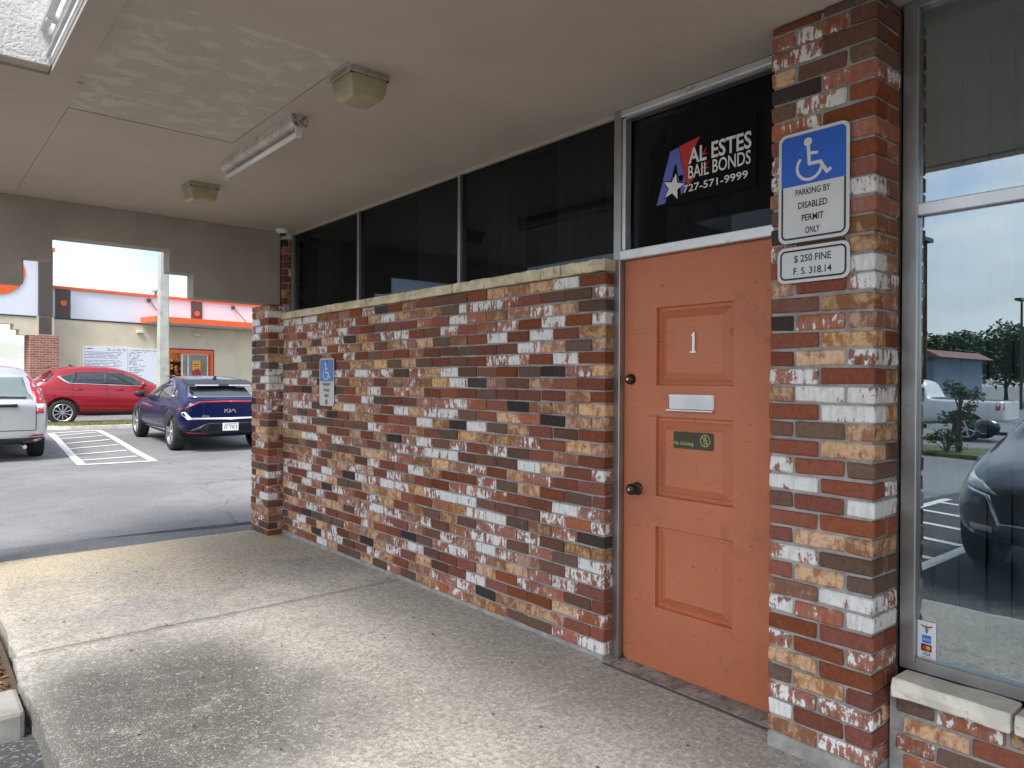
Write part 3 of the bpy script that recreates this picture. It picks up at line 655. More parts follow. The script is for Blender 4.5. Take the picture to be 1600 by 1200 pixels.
pp = Print((DX - .0015, 2.133, 1.077), (0, -1, 0), (0, 0, 1), (-1, 0, 0))
pp.text('No Soliciting', .060, .017, .017, .108, bold=.01); pp.ring(.178, .043, .024, .028); pp.stroke([(.160, .061), (.196, .025)], .004)
pp.disc(.178, .058, .0045); pp.stroke([(.178, .053), (.178, .036)], .008); pp.stroke([(.176, .037), (.172, .024)], .004); pp.stroke([(.180, .037), (.185, .024)], .004); pp.stroke([(.172, .050), (.168, .038)], .003); pp.stroke([(.184, .050), (.190, .040)], .003)
pp.build('plaque_lettering', simple('plaque_gold', (.52, .47, .20), .5), pq, fix=False)
nb = Print((DX - .003, 2.023, 1.530), (0, -1, 0), (0, 0, 1), (-1, 0, 0)); b = MB()
one = [(-.018, 0), (.016, 0), (.016, .008), (.008, .012), (.008, .098), (.002, .098), (-.010, .084), (-.010, .078), (-.004, .080), (-.006, .012), (-.018, .008)]
b.prism([(2.023 - a, 1.528 + c) for a, c in one], DX - .006, DX + .003, 'yz').build('number_one', simple('nickel', (.80, .78, .72), .35, metal=.5), door, bevel=.001)
th = thing('threshold', 'worn grey door sill strip under the orange door', 'threshold', (2.78, 2.0, -.03))
tb = MB(); n = 16; vs = []
for i in range(n + 1):
    yy = 1.50 + (2.44 - 1.50) * i / n; xf = 2.715 + .012 * mnoise.noise(Vector((yy * 5, 2, 3)))
    vs += [(xf, yy, -.09), (xf, yy, -.034), (xf + .012, yy, -.024), (2.80, yy, -.0215), (2.86, yy, -.0215), (2.86, yy, -.09)]
tb.add(vs, [(6 * i + k, 6 * i + 6 + k, 6 * i + 7 + k, 6 * i + k + 1) for i in range(n) for k in range(5)]); tb.build('sill_strip', simple('sill_worn', (.27, .25, .23), .8, var=.35, scale=12, bmp=.5, bscale=70, dirt=((.11, .095, .08), .5, 20)), th)
MB().box(2.700, 2.7035 + .008, 1.515, 2.46, -.06, SZ + .0065).build('joint_gap', simple('joint_dirt', (.08, .075, .065), .95), th)

# shop sign in the transom
ys0 = 2.295
sg = thing('shop_sign', 'black bail bonds sign with blue A and white star above the door', 'sign', (2.86, 2.0, 2.25))
M_blk = simple('sign_black', (.006, .006, .0065), .7, var=.2, scale=3, spec=.12)
MB().box(2.8605, 2.8655, ys0 - .578, ys0, 2.25, 2.575).build('board', M_blk, sg)
def SP(d=0): return Print((2.8605 - d, ys0, 2.25), (0, -1, 0), (0, 0, 1), (-1, 0, 0))
M_sw = simple('sign_white', (.80, .80, .82), .5, var=.03); M_sb = simple('sign_blue', (.13, .15, .52), .5, var=.05); M_sr = simple('sign_red', (.58, .035, .025), .5, var=.05)
q = SP(); q.poly([(.114, .262), (.163, .272), (.150, .198), (.141, .190), (.085, .017), (.033, .014)]); q.poly([(.163, .272), (.213, .070), (.180, .040), (.150, .198)]); q.rect(.125, .19, .105, .135)
q.build('letter_a', M_sb, sg, fix=False)
q = SP(.0004); q.poly([(.166, .274), (.287, .295), (.246, .236), (.228, .180), (.219, .117), (.262, .112), (.217, .075), (.198, .141)]); q.poly([(.29, .200), (.325, .240), (.31, .21), (.33, .205)]); q.poly([(.28, .135), (.335, .170), (.318, .145), (.338, .135)])
q.build('red_flash', M_sr, sg, fix=False)
def star(cx, cy, r, rot=0.0): return [(cx + (r if i % 2 == 0 else r * .42) * sin(rot + pi * i / 5), cy + (r if i % 2 == 0 else r * .42) * cos(rot + pi * i / 5)) for i in range(10)]
q = SP(.0009); q.poly(star(.135, .085, .078, .25)); q.build('star_outline', M_blk, sg, fix=False)
q = SP(.0014); q.poly(star(.135, .085, .066, .25)); q.build('star', M_sw, sg, fix=False)
q = SP(.0009); q.text('AL ESTES', .388, .176, .078, .340, bold=.036); q.text('BAIL BONDS', .386, .107, .062, .336, bold=.024); q.text('727-571-9999', .365, .045, .038, .350, bold=.02)
q.build('outline', M_blk, sg, fix=False)
q = SP(.0016); q.text('AL ESTES', .388, .178, .074, .332, bold=.022); q.text('BAIL BONDS', .386, .108, .060, .330, bold=.012); q.text('727-571-9999', .365, .047, .034, .344, bold=.012)
q.build('lettering', M_sw, sg, fix=False)

# parking signs
M_sig = simple('sign_aluminium', (.66, .67, .67), .5, metal=.1, var=.05, scale=5); M_sigb = simple('sign_parking_blue', (.012, .11, .56), .4, var=.06); M_let = simple('sign_black_ink', (.015, .015, .016), .5)
M_sigf = simple('sign_faded_blue', (.07, .20, .52), .5, var=.1); M_sigfw = simple('sign_faded_white', (.58, .60, .57), .6, var=.1)
def wheelchair(q, a, b, s):
    P = lambda x, y: (a + x * s, b + y * s)
    q.disc(*P(.0, .135), .016 * s / 1.0)
    q.stroke([P(.002, .115), P(.006, .052), P(.048, .052), P(.073, .010), P(.086, .018)], .013 * s, .0011)
    q.stroke([P(.003, .092), P(.036, .088)], .011 * s, .0014)
    q.ring(*P(.006, .042), .042 * s, .053 * s, .0012, 30, RAD(135), RAD(350))
def park_sign(x, y0, z0, label, w=.272, h=.415, k=1.0, faded=False):
    t = thing('parking_sign', label, 'sign', (x, y0 - w / 2, z0)); bp = rrect(0, w, 0, h, .03 * k)
    plate = MB().prism([(y0 - a, z0 + c) for a, c in bp], x - .002, x, 'yz').build('plate', M_sigfw if faded else M_sig, t)
    mk = lambda d=0: Print((x - .002 - d, y0, z0), (0, -1, 0), (0, 0, 1), (-1, 0, 0)); m = .012
    # black line round the lower half, blue field above
    q = mk(); sp = h * .515; r = .022 * k
    q.poly(rrect(m, w - m, sp, h - m, r)); q.rect(m, m + r * 1.05, sp, sp + r * 1.1, .00105); q.rect(w - m - r * 1.05, w - m, sp, sp + r * 1.1, .00105); q.build('blue_field', M_sigf if faded else M_sigb, t, fix=False)
    q = mk()
    if not faded:
        lw = .007
        q.rect(m, m + lw, m + r, sp - .001); q.rect(w - m - lw, w - m, m + r, sp - .001); q.rect(m + r, w - m - r, m, m + lw)
        q.ring(m + r, m + r, r - lw, r, .001, 8, pi, 1.5 * pi); q.ring(w - m - r, m + r, r - lw, r, .001, 8, 1.5 * pi, 2 * pi)
    c = w / 2; kk = h / .415
    for s_, yy, ww in (('PARKING BY', .175, .135), ('DISABLED', .125, .112), ('PERMIT', .077, .084), ('ONLY', .030, .056)): 
        ql = mk(); ql.text(s_, c, yy * kk, .024 * kk, ww * w / .272, bold=.014); ql.build('lettering', M_let, t, fix=False)
    if q.v: q.build('border_line', M_let, t, fix=False)
    q = mk(.0004); wheelchair(q, w * .43, h * .565, kk); q.build('wheelchair_symbol', M_sig, t, fix=False)
    for zz_ in (z0 + h - .035 * kk, z0 + .022 * kk):
        if faded: MB().cyl((x - .007, y0 - c, zz_), (x, y0 - c, zz_), .010, n=10).build('screw', M_brz, t)
    return t
park_sign(2.588, 1.457, 1.921, 'large blue and white disabled parking permit sign on the near pillar')
park_sign(2.727, 5.722, 1.180, 'small faded disabled parking sign on the long brick wall', .268, .397, 1.0, True)
fs_ = thing('fine_sign', 'small white sign about a 250 dollar fine below the parking sign', 'sign', (2.588, 1.32, 1.77))
MB().prism([(1.459 - a, 1.769 + c) for a, c in rrect(0, .277, 0, .135, .028)], 2.585, 2.587, 'yz').build('plate', M_sig, fs_)
q = Print((2.585, 1.459, 1.769), (0, -1, 0), (0, 0, 1), (-1, 0, 0)); m, r, w, h, lw = .011, .022, .277, .135, .007
q.rect(m + r, w - m - r, m, m + lw); q.rect(m + r, w - m - r, h - m - lw, h - m); q.rect(m, m + lw, m + r, h - m - r); q.rect(w - m - lw, w - m, m + r, h - m - r)
for cx_, cy_, t0 in ((m + r, m + r, pi), (w - m - r, m + r, 1.5 * pi), (w - m - r, h - m - r, 0), (m + r, h - m - r, pi / 2)): q.ring(cx_, cy_, r - lw, r, .001, 8, t0, t0 + pi / 2)
q.build('border_line', M_let, fs_, fix=False)
for tx_, b_, w_0 in (('$ 250 FINE', .077, .142), ('F. S. 318.14', .030, .146)):
    q = Print((2.585, 1.459, 1.769), (0, -1, 0), (0, 0, 1), (-1, 0, 0)); q.text(tx_, w / 2, b_, .026, w_0, bold=.012); q.build('lettering', M_let, fs_, fix=False)

# display window at the right
dw = thing('display_window', 'tall aluminium shop window reflecting the car park', 'window', (2.81, 0, .35))
MB().box(2.795, 2.85, 1.036, 1.088, .354, CEIL - .01).build('jamb', M_alu, dw, bevel=.003)
MB().box(2.795, 2.85, -2.4, 1.0355, .354, .402).build('bottom_rail', M_alu, dw, bevel=.003)
MB().box(2.795, 2.85, -2.4, 1.0355, 1.995, 2.040).build('middle_rail', M_alu2, dw, bevel=.003)
MB().box(2.795, 2.85, -2.4, 1.0355, 2.745, CEIL - .011).build('head_rail', M_alu, dw, bevel=.003)
MB().box(2.795, 2.85, -.36, -.31, .4025, 1.9945).box(2.795, 2.85, -.36, -.31, 2.0405, 2.7445).build('mullion', M_alu, dw, bevel=.003)
for z0, z1 in ((.4025, 1.9945), (2.0405, 2.7445)):
    MB().box(2.82, 2.825, -.309, 1.0355, z0, z1).build('pane', M_gld, dw); MB().box(2.82, 2.825, -2.4, -.361, z0, z1).build('pane', M_gld, dw)
M_bl = simple('blind_fabric', (.52, .55, .55), .85, var=.06, scale=3)
vb = thing('vertical_blinds', 'grey vertical blinds hanging behind the display window', 'blinds', (2.95, 0, 2.7))
MB().box(2.93, 2.975, -2.3, 1.0, 2.69, 2.73).build('headrail', M_white, vb)
yy = .985; k = 0
while yy > -2.2:
    a = RAD(68) + .14 * sin(k * 2.3); d = Vector((-sin(pi / 2 - a) * .5, 0, 0)) ; hw = .047
    dx_, dy_ = hw * cos(a), hw * sin(a); cx_ = 2.952
    vs = [(cx_ - dx_, yy - dy_, .42), (cx_ + .006, yy, .42), (cx_ + dx_, yy + dy_, .42), (cx_ - dx_, yy - dy_, 2.688), (cx_ + .006, yy, 2.688), (cx_ + dx_, yy + dy_, 2.688)]
    vs += [(v[0] + .001, v[1], v[2]) for v in vs]
    b = MB(); b.add(vs, [(0, 1, 4, 3), (1, 2, 5, 4), (7, 6, 9, 10), (8, 7, 10, 11)]); b.build('slat', M_bl, vb, fix=False); yy -= .083; k += 1
# card sticker on the glass
stk = thing('card_sticker', 'white payment card sticker on the corner of the display window', 'sticker', (2.819, 1.04, .37))
MB().box(2.8178, 2.8195, 1.010, 1.0345, .372, .535).box(2.8178, 2.8195, .973, 1.010, .372, .535).build('paper', M_sw, stk)
def KP(d=0): return Print((2.8178 - d, 1.0345, .372), (0, -1, 0), (0, 0, 1), (-1, 0, 0))
q = KP(); q.stroke([(.031, .120), (.031, .152)], .0025); q.stroke([(.012, .148), (.031, .143), (.050, .148)], .004); q.ring(.031, .136, .004, .006); q.ring(.031, .128, .003, .005); q.stroke([(.018, .143), (.044, .143)], .003); q.build('medical_emblem', simple('ink_grey', (.12, .12, .14), .6), stk, fix=False)
q = KP(); q.rect(.016, .046, .086, .114); q.build('card_mark', simple('card_blue', (.02, .22, .62), .5), stk, fix=False)
q = KP(); q.rect(.013, .048, .058, .082); q.rect(.013, .048, .0545, .0565); q.text('VISA', .031, .041, .010, .028, bold=.02); q.build('card_mark', M_let, stk, fix=False)
q = KP(.0004); q.disc(.026, .070, .008); q.build('card_disc', simple('card_red', (.75, .03, .02), .5), stk, fix=False)
q = KP(.0006); q.disc(.037, .070, .008); q.build('card_disc', simple('card_amber', (.9, .35, .02), .5), stk, fix=False)
q = KP(.0005); q.text('AMEX', .031, .094, .009, .026); q.build('card_text', M_sw, stk, fix=False)
q = KP(); q.rect(.012, .050, .034, .036); q.poly([(.022, .010), (.052, .010), (.052, .022)]); q.build('card_mark', simple('card_crimson', (.6, .05, .06), .5), stk, fix=False)
q = KP(); q.rect(.010, .040, .022, .026); q.build('small_print', simple('ink_grey', (.12, .12, .14), .6), stk, fix=False)

# soffit lamps, fluorescent fitting, dome camera
M_lens = simple('lens_yellowed', (.37, .34, .21), .35, var=.12, scale=14, dirt=((.36, .33, .2), .6, 18)); M_base = simple('lamp_base', (.36, .325, .28), .6, var=.2, dirt=((.27, .2, .14), .58, 30))
def soffit_lamp(cx, cy, s, label):
    t = thing('soffit_lamp', label, 'ceiling light', (cx, cy, CEIL), group='square lamps under the canopy')
    MB().box(cx - s / 2, cx + s / 2, cy - s / 2, cy + s / 2, CEIL - .034, CEIL - .0015).build('base', M_base, t, bevel=.004)
    b = MB(); vs = []
    pf_ = [(.46, .0345), (.455, .055), (.43, .088), (.385, .118), (.31, .128)]
    for k_, d in pf_: vs += [(cx + s * k_ * a, cy + s * k_ * c, CEIL - d) for a, c in ((-1, -1), (1, -1), (1, 1), (-1, 1))]
    b.add(vs, [(4 * j + i, 4 * j + (i + 1) % 4, 4 * j + 4 + (i + 1) % 4, 4 * j + 4 + i) for j in range(len(pf_) - 1) for i in range(4)] + [(16, 17, 18, 19), (3, 2, 1, 0)])
    b.build('lens', M_lens, t, bevel=.004)
    for a in (-1, 1): MB().cyl((cx + a * s * .45, cy - s * .45, CEIL - .034), (cx + a * s * .45, cy - s * .45, CEIL - .042), .006, n=8).build('screw', M_brz, t)
soffit_lamp(1.60, 2.960, .200, 'square yellowed soffit lamp beside the rough ceiling patch, nearest of the two')
soffit_lamp(1.64, 5.36, .205, 'square yellowed soffit lamp beyond the fluorescent tube, near the stepped beam')
fl = thing('tube_light', 'rusty fluorescent batten with one bare tube under the canopy', 'ceiling light', (1.6, 4.25, CEIL))
M_bat = simple('batten_enamel', (.52, .50, .45), .5, var=.2, scale=10, dirt=((.30, .18, .10), .60, 22))
M_rust = simple('batten_rusty', (.52, .48, .44), .6, var=.2, dirt=((.16, .055, .03), .48, 70))
MB().prism([(1.555, CEIL - .0015), (1.555, CEIL - .048), (1.568, CEIL - .066), (1.628, CEIL - .066), (1.641, CEIL - .048), (1.641, CEIL - .0015)], 3.60, 4.70, 'xz').build('housing', M_bat, fl, bevel=.002)
MB().prism([(1.553, CEIL - .0015), (1.553, CEIL - .049), (1.567, CEIL - .068), (1.629, CEIL - .068), (1.643, CEIL - .049), (1.643, CEIL - .0015)], 3.592, 3.5995, 'xz').build('end_cap', M_rust, fl)
MB().cyl((1.598, 3.625, CEIL - .096), (1.598, 4.675, CEIL - .096), .0145, n=16).build('tube', simple('tube_glass', (.82, .83, .84), .25, var=.02), fl, smooth=True)
for yy in (3.612, 4.676): MB().prism([(1.583, CEIL - .0665), (1.613, CEIL - .0665), (1.616, CEIL - .108), (1.608, CEIL - .120), (1.588, CEIL - .120), (1.580, CEIL - .108)], yy, yy + .012, 'xz').build('tube_holder', M_white, fl)
dc = thing('dome_camera', 'small white dome camera on the soffit in the far corner', 'camera', (2.69, 6.42, CEIL))
MB().lathe([(0, -.0015), (.062, -.0015), (.064, -.018), (.052, -.038), (.03, -.046)], (2.69, 6.42, CEIL), (0, 0, 1), 24).build('housing', M_white, dc, smooth=True)
MB().lathe([(.032, -.044), (.028, -.058), (.014, -.068), (0, -.071)], (2.69, 6.42, CEIL), (0, 0, 1), 18).build('lens_dome', M_dark, dc, smooth=True)

# ------------------------------------------------------------------ far parking bay: markings, island, pole
hz = thing('hatched_bay', 'white hatched no-parking area painted between the silver and blue cars', 'road marking', (3.0, 17, -.03))
A0, A1, B0, B1 = (2.36, 13.95), (2.80, 20.4), (3.46, 13.85), (3.90, 20.9)
stripe(A0, A1, .13, hz); stripe(B0, B1, .13, hz); stripe(A1, B1, .13, hz); stripe((A0[0] - .05, A0[1]), (B0[0] + .05, B0[1]), .12, hz)
for k in range(6):
    ta, tb_ = .10 + k * .155, .20 + k * .155
    pa = (A0[0] + (A1[0] - A0[0]) * ta, A0[1] + (A1[1] - A0[1]) * ta); pb = (B0[0] + (B1[0] - B0[0]) * (tb_ - .19 + .02), B0[1] + (B1[1] - B0[1]) * max(.005, tb_ - .09))
    stripe((pa[0] + .07, pa[1]), (pb[0] - .07, B0[1] + (B1[1] - B0[1]) * (ta + .03)), .10, hz)
isl = thing('traffic_island', 'low kerbed grass island in front of the red car', 'island', (5, 22, .1))
def island_outline(g):
    pts = [(2.75, 22.75), (2.85, 21.75), (3.4, 21.42), (6.2, 21.35), (9, 21.35), (12, 21.4), (12.2, 22.6), (9, 22.85), (5, 22.9)]
    c = Vector((sum(p[0] for p in pts) / len(pts), sum(p[1] for p in pts) / len(pts)))
    return [(p[0] + (g if p[0] < c.x else -g), p[1] + (g if p[1] < c.y else -g)) for p in pts]
ou, inn = island_outline(0), island_outline(.16); b = MB(); n = len(ou)
vs = [(x, y_, gz(x, y_) - .05) for x, y_ in ou] + [(x, y_, gz(x, y_) + .09) for x, y_ in ou] + [(x, y_, gz(x, y_) + .09) for x, y_ in inn] + [(x, y_, gz(x, y_) - .05) for x, y_ in inn]
b.add(vs, [(k * n + i, k * n + (i + 1) % n, (k + 1) * n + (i + 1) % n, (k + 1) * n + i) for k in range(3) for i in range(n)]).build('kerb', simple('kerb_pale', (.55, .53, .48), .9, var=.15, bmp=.4), isl)
MB().add([(x, y_, gz(x, y_) + .085) for x, y_ in inn], [tuple(range(n))]).build('soil', simple('soil_tan', (.20, .16, .09), .95, var=.3, scale=5), isl, fix=False)
gb = MB(); rgg = random.Random(3)
for k in range(9000):
    x = rgg.uniform(2.95, 8); y_ = rgg.uniform(21.5, 22.75)
    if x < 3.35 and y_ < 21.5 + (3.35 - x) * .8: continue
    h_ = rgg.uniform(.02, .075); a = rgg.uniform(0, pi); w = rgg.uniform(.006, .014); z = gz(x, y_) + .085
    gb.add([(x - w * cos(a), y_ - w * sin(a), z), (x + w * cos(a), y_ + w * sin(a), z), (x + rgg.uniform(-.03, .03), y_ + rgg.uniform(-.03, .03), z + h_)], [(0, 1, 2)])
def blade_mat(name, c0, c1):
    m, nt, bb = mat_new(name); r = nd(nt, 'ShaderNodeNewGeometry').outputs['Random Per Island']
    nt.links.new(mixc(nt, r, c0, c1), bb.inputs['Base Color']); setin(bb, Roughness=.7); MATS[name] = m; return m
tag(gb.build('grass', blade_mat('grass_dry', (.10, .14, .035), (.33, .29, .12)), fix=False), 'patchy dry grass on the traffic island', 'grass', kind='stuff')
lp = thing('light_pole', 'square pale concrete light pole between the red and blue cars', 'pole', (5.72, 21.9, .1))
PX, PY, pw = 5.66, 21.75, .135
vs = [(PX + s * pw * a, PY + s * pw * c, z) for z, s in ((.1, 1.06), (9.0, .72)) for a, c in ((-1, -1), (1, -1), (1, 1), (-1, 1))]
MB().add(vs, [(0, 1, 5, 4), (1, 2, 6, 5), (2, 3, 7, 6), (3, 0, 4, 7), (4, 5, 6, 7)]).build('shaft', simple('pole_concrete', (.42, .43, .39), .9, var=.14, scale=3, bmp=.4, dirt=((.3, .3, .28), .6, 4)), lp, bevel=.02)
MB().box(PX - .9, PX - .12, PY - .06, PY + .06, 8.8, 8.9).box(PX - 1.5, PX - .9, PY - .22, PY + .22, 8.72, 8.92).build('lamp_head', M_brz, lp, bevel=.02)

# ------------------------------------------------------------------ far building
KS = 1.12; FA = RAD(10); FD = Vector((cos(FA), sin(FA), 0)); FN = Vector((sin(FA), -cos(FA), 0)); FP = Vector((7 * KS, 26 * KS, 0))
def zs(z): return CAM_Z + (z - CAM_Z) * KS
class FB(MB):
    """boxes in facade coordinates: s along, o outwards (towards the car park), z"""
    def fbox(s, s0, s1, o0, o1, z0, z1):
        vs = []
        for z in (z0, z1):
            for ss, oo in ((s0, o0), (s1, o0), (s1, o1), (s0, o1)):
                p = FP + FD * (ss * KS) + FN * oo; vs.append((p.x, p.y, zs(z)))
        return s.add(vs, [(0, 3, 2, 1), (4, 5, 6, 7), (0, 1, 5, 4), (1, 2, 6, 5), (2, 3, 7, 6), (3, 0, 4, 7)])
    def fpt(s, ss, oo, z): p = FP + FD * (ss * KS) + FN * oo; return Vector((p.x, p.y, zs(z)))
    def fprism(s, poly, o0, o1):
        n = len(poly); vs = [s.fpt(a, o0, z) for a, z in poly] + [s.fpt(a, o1, z) for a, z in poly]
        return s.add(vs, [tuple(range(n)), tuple(range(2 * n - 1, n - 1, -1))] + [(i, i + n, (i + 1) % n + n, (i + 1) % n) for i in range(n)])
def fdisc(ss, z, r, o0, o1, n=24):
    b = FB(); b.fprism([(ss + r * cos(2 * pi * i / n), z + r * sin(2 * pi * i / n)) for i in range(n)], o0, o1); return b
M_tan = simple('stucco_tan', (.64, .58, .44), .9, var=.07, scale=1.5, bmp=.3, bscale=50); M_fw = simple('panel_white', (.72, .76, .84), .45, var=.03, scale=1)
M_or = simple('orange_trim', (.80, .125, .02), .4, var=.04); M_dk = simple('dark_taupe', (.085, .066, .060), .6, var=.08); M_dk2 = simple('dark_line', (.05, .05, .055), .6)
def brick_far(name):
    m, nt, b = mat_new(name); p = opos(nt)
    sx = nd(nt, 'ShaderNodeSeparateXYZ', {0: p}); v = nd(nt, 'ShaderNodeCombineXYZ', {0: math_(nt, 'ADD', sx.outputs[0], sx.outputs[1]), 1: sx.outputs[2], 2: 0.0}).outputs[0]
    bt = nd(nt, 'ShaderNodeTexBrick', {'Vector': v, 'Color1': (.26, .085, .055, 1), 'Color2': (.36, .16, .11, 1), 'Mortar': (.42, .36, .32, 1), 'Scale': 1.0, 'Mortar Size': .008, 'Brick Width': .22, 'Row Height': .075})
    nt.links.new(bt.outputs['Color'], b.inputs['Base Color']); setin(b, Roughness=.9); bump(nt, b, bt.outputs['Fac'], -.5, .01); return m
M_bf = brick_far('brick_distant')
fb_ = thing('restaurant_building', 'tan drive-through building with white and orange parapet behind the cars', 'building', FB().fpt(0, 0, 0))
GZ = -.3
w_ = FB(); w_.fbox(-3.55, -.13, -.25, 0, GZ, 3.20).fbox(1.485, 9, -.25, 0, GZ, 3.20).fbox(-.13, 1.485, -.25, 0, 2.42, 3.20).fbox(-.13, 1.485, -.25, 0, GZ, 1.30); w_.build('wall', M_tan, fb_)
FB().fbox(-3.55, 9, -.2495, -.02, 3.245, 4.12).build('parapet_panel', M_fw, fb_); FB().fbox(-3.55, 9, -.25, .02, 3.20, 3.245).build('dark_strip', M_dk2, fb_)
FB().fbox(-3.6, 9.02, -.27, .05, 4.12, 4.20).build('orange_coping', M_or, fb_)
for a, b2, dz in ((-3.45, -3.05, 3.69), (.71, 1.09, 3.69), (4.9, 5.28, 3.69)):
    pj = FB().fbox(a, b2, -.019, .03, 3.246, 4.1).build('pilaster', M_dk, fb_); fdisc((a + b2) / 2, dz, .088, .031, .06).build('roundel', M_or, pj)
cn = FB().fbox(-.98, 3.6, .021, 1.2, 3.235, 3.42).build('canopy', M_or, fb_); FB().fbox(-.95, 3.57, .03, 1.17, 3.21, 3.233).build('canopy_soffit', simple('soffit_grey', (.45, .42, .42), .6), cn)
for s_ in (-.72, 2.24, 3.3):
    r_ = FB(); r_.fbox(s_ - .05, s_ + .05, -.019, .08, 3.95, 4.06); r_.cyl(r_.fpt(s_, .05, 4.02), r_.fpt(s_ - .05, 1.1, 3.44), .018, n=6); r_.build('tie_rod', M_dk2, cn)
for s_ in (-1.02, .88):
    lm = FB().fbox(s_ - .09, s_ + .09, .0, .10, 2.91, 2.99).build('wall_lamp', M_white, fb_, bevel=.01); FB().fbox(s_ - .07, s_ + .07, .02, .09, 2.895, 2.909).build('lamp_lens', M_lens, lm)
vt = FB(); vt.cyl(vt.fpt(.3, -2, 4.1), vt.fpt(.3, -2, 4.52), .05, n=10); vt.cyl(vt.fpt(.3, -2, 4.52), vt.fpt(.3, -2, 4.60), .14, .10, 10); vt.build('roof_vent', simple('vent_grey', (.2, .2, .21), .5), fb_)
FB().fbox(-3.55, 9, -8, -.26, 3.6, 3.75).build('roof', simple('roof_grey', (.3, .3, .3), .9), fb_); FB().fbox(8.75, 9, -8, -.26, GZ, 3.6).build('side_wall', M_tan, fb_)
# service window
wf = FB(); wf.fbox(-.13, -.04, -.12, .05, 1.30, 2.42).fbox(1.395, 1.485, -.12, .05, 1.30, 2.42).fbox(-.04, 1.395, -.12, .05, 2.30, 2.42).fbox(-.04, 1.395, -.12, .05, 1.30, 1.36)
swn = wf.build('service_window', M_or, fb_); FB().fbox(-.175, 1.53, .0, .03, 2.421, 2.46).fbox(-.175, -.131, .0, .03, 1.30, 2.4205).fbox(1.486, 1.53, .0, .03, 1.30, 2.4205).build('window_trim', M_dk2, swn)
mu_ = FB()
for a in (.40, .605, 1.30): mu_.fbox(a, a + .04, -.10, -.04, 1.361, 2.299)
mu_.fbox(.44, 1.395, -.10, -.04, 2.262, 2.2985); mu_.build('sash', M_white, swn); FB().fbox(.44, 1.30, -.075, -.07, 1.361, 2.26).build('pane', glass_mat('kiosk_glass', (.6, .62, .62), 1.0, .05), swn)
po = FB().fbox(.79, 1.08, -.069, -.066, 1.72, 2.06).build('poster', simple('poster_amber', (.80, .36, .03), .5), swn); FB().fbox(.79, 1.08, -.069, -.066, 1.52, 1.719).build('poster_foot', simple('poster_red', (.35, .02, .02), .5), swn)
q = FB(); q.fbox(.84, 1.03, -.0655, -.065, 1.92, 1.95); q.fbox(.86, 1.01, -.0655, -.065, 1.86, 1.885); q.fprism([(.84, 1.722), (.90, 1.78), (.94, 1.75), (.99, 1.80), (1.05, 1.722)], -.0655, -.065); q.build('poster_print', simple('poster_brown', (.12, .04, .02), .6), po)
ki = thing('kiosk_interior', 'warm-lit serving room seen through the orange framed window', 'room', FB().fpt(.7, -1.5, 1))
FB().fbox(-1.0, 2.6, -3.05, -3.0, GZ, 3.1).fbox(-1.05, -1.0, -3.0, -.26, GZ, 3.1).fbox(2.6, 2.65, -3.0, -.26, GZ, 3.1).build('partition_wall', simple('kiosk_wall', (.30, .19, .09), .8, var=.25, scale=2), ki)
FB().fbox(-1, 2.6, -3, -.26, 3.0, 3.05).build('ceiling', simple('kiosk_ceiling', (.4, .36, .3), .8), ki); FB().fbox(-1, 2.6, -3, -.26, .22, .283).build('floor', M_room2, ki)
sh = FB()
for z in (1.45, 1.75, 2.05): sh.fbox(-.5, 2.2, -2.98, -2.7, z, z + .03)
sh.build('shelf', M_dk, ki)
bx_ = FB(); rgk = random.Random(2)
for z in (1.48, 1.78, 2.08):
    s_ = -.45
    while s_ < 2.1:
        w = rgk.uniform(.06, .16); bx_.fbox(s_, s_ + w, -2.95, -2.75, z, z + rgk.uniform(.08, .2)); s_ += w + rgk.uniform(.02, .12)
tag(bx_.build('shelf_goods', simple('goods', (.45, .28, .14), .6, var=.6, scale=5), ki), kind='stuff')
for s_, o_ in ((-.2, -1.2), (.7, -2.0)):
    t = thing('strip_lamp', 'glowing warm strip lamp inside the serving room, ' + ('nearer the window' if o_ > -1.5 else 'deeper in the room'), 'ceiling light', FB().fpt(s_, o_, 2.95), group='strip lamps in the serving room')
    FB().fbox(s_ - .5, s_ + .5, o_ - .08, o_ + .08, 2.93, 2.995).build('lamp_tray', M_white, t); FB().fbox(s_ - .47, s_ + .47, o_ - .06, o_ + .06, 2.915, 2.929).build('diffuser', emis('lamp_glow', (1, .74, .42), 22.0), t)
# menu board
mb = thing('menu_board', 'large white menu board with dense black text on the tan wall', 'menu board', FB().fpt(-1.5, 0, 1.2))
FB().fbox(-2.71, -1.395, .001, .035, .95, 2.42).build('panel', M_fw, mb); FB().fbox(-1.385, -.175, .001, .035, .95, 2.40).build('panel', M_fw, mb)
q = FB(); rgm = random.Random(9)
def words_row(s0, s1, z, h, dens=.86):
    s = s0
    while s < s1:
        w = rgm.uniform(.015, .055)
        if rgm.random() < dens: q.fbox(s, min(s + w, s1), .0355, .037, z, z + h)
        s += w + .010
words_row(-2.67, -2.42, 2.335, .03); words_row(-2.0, -1.44, 2.35, .018, .6); words_row(-2.0, -1.44, 2.305, .018, .6)
for g_0 in (2.24, 1.98):
    for r_ in range(5): words_row(-2.67, -1.62 + rgm.uniform(-.12, .1), g_0 - r_ * .045, .015, .93)
for r_ in range(10): words_row(-2.67, -1.6, 1.70 - r_ * .046, .015, .85)
words_row(-1.35, -.2, 2.33, .018, .7)
for r_ in range(16):
    words_row(-1.35, -1.05 + rgm.uniform(-.1, .25), 2.27 - r_ * .05, .017, .8)
    if rgm.random() < .5: words_row(-.36, -.22, 2.27 - r_ * .05, .018, 1)
tag(q.build('lettering', simple('menu_ink', (.07, .07, .09), .6), mb, fix=False), kind='stuff')
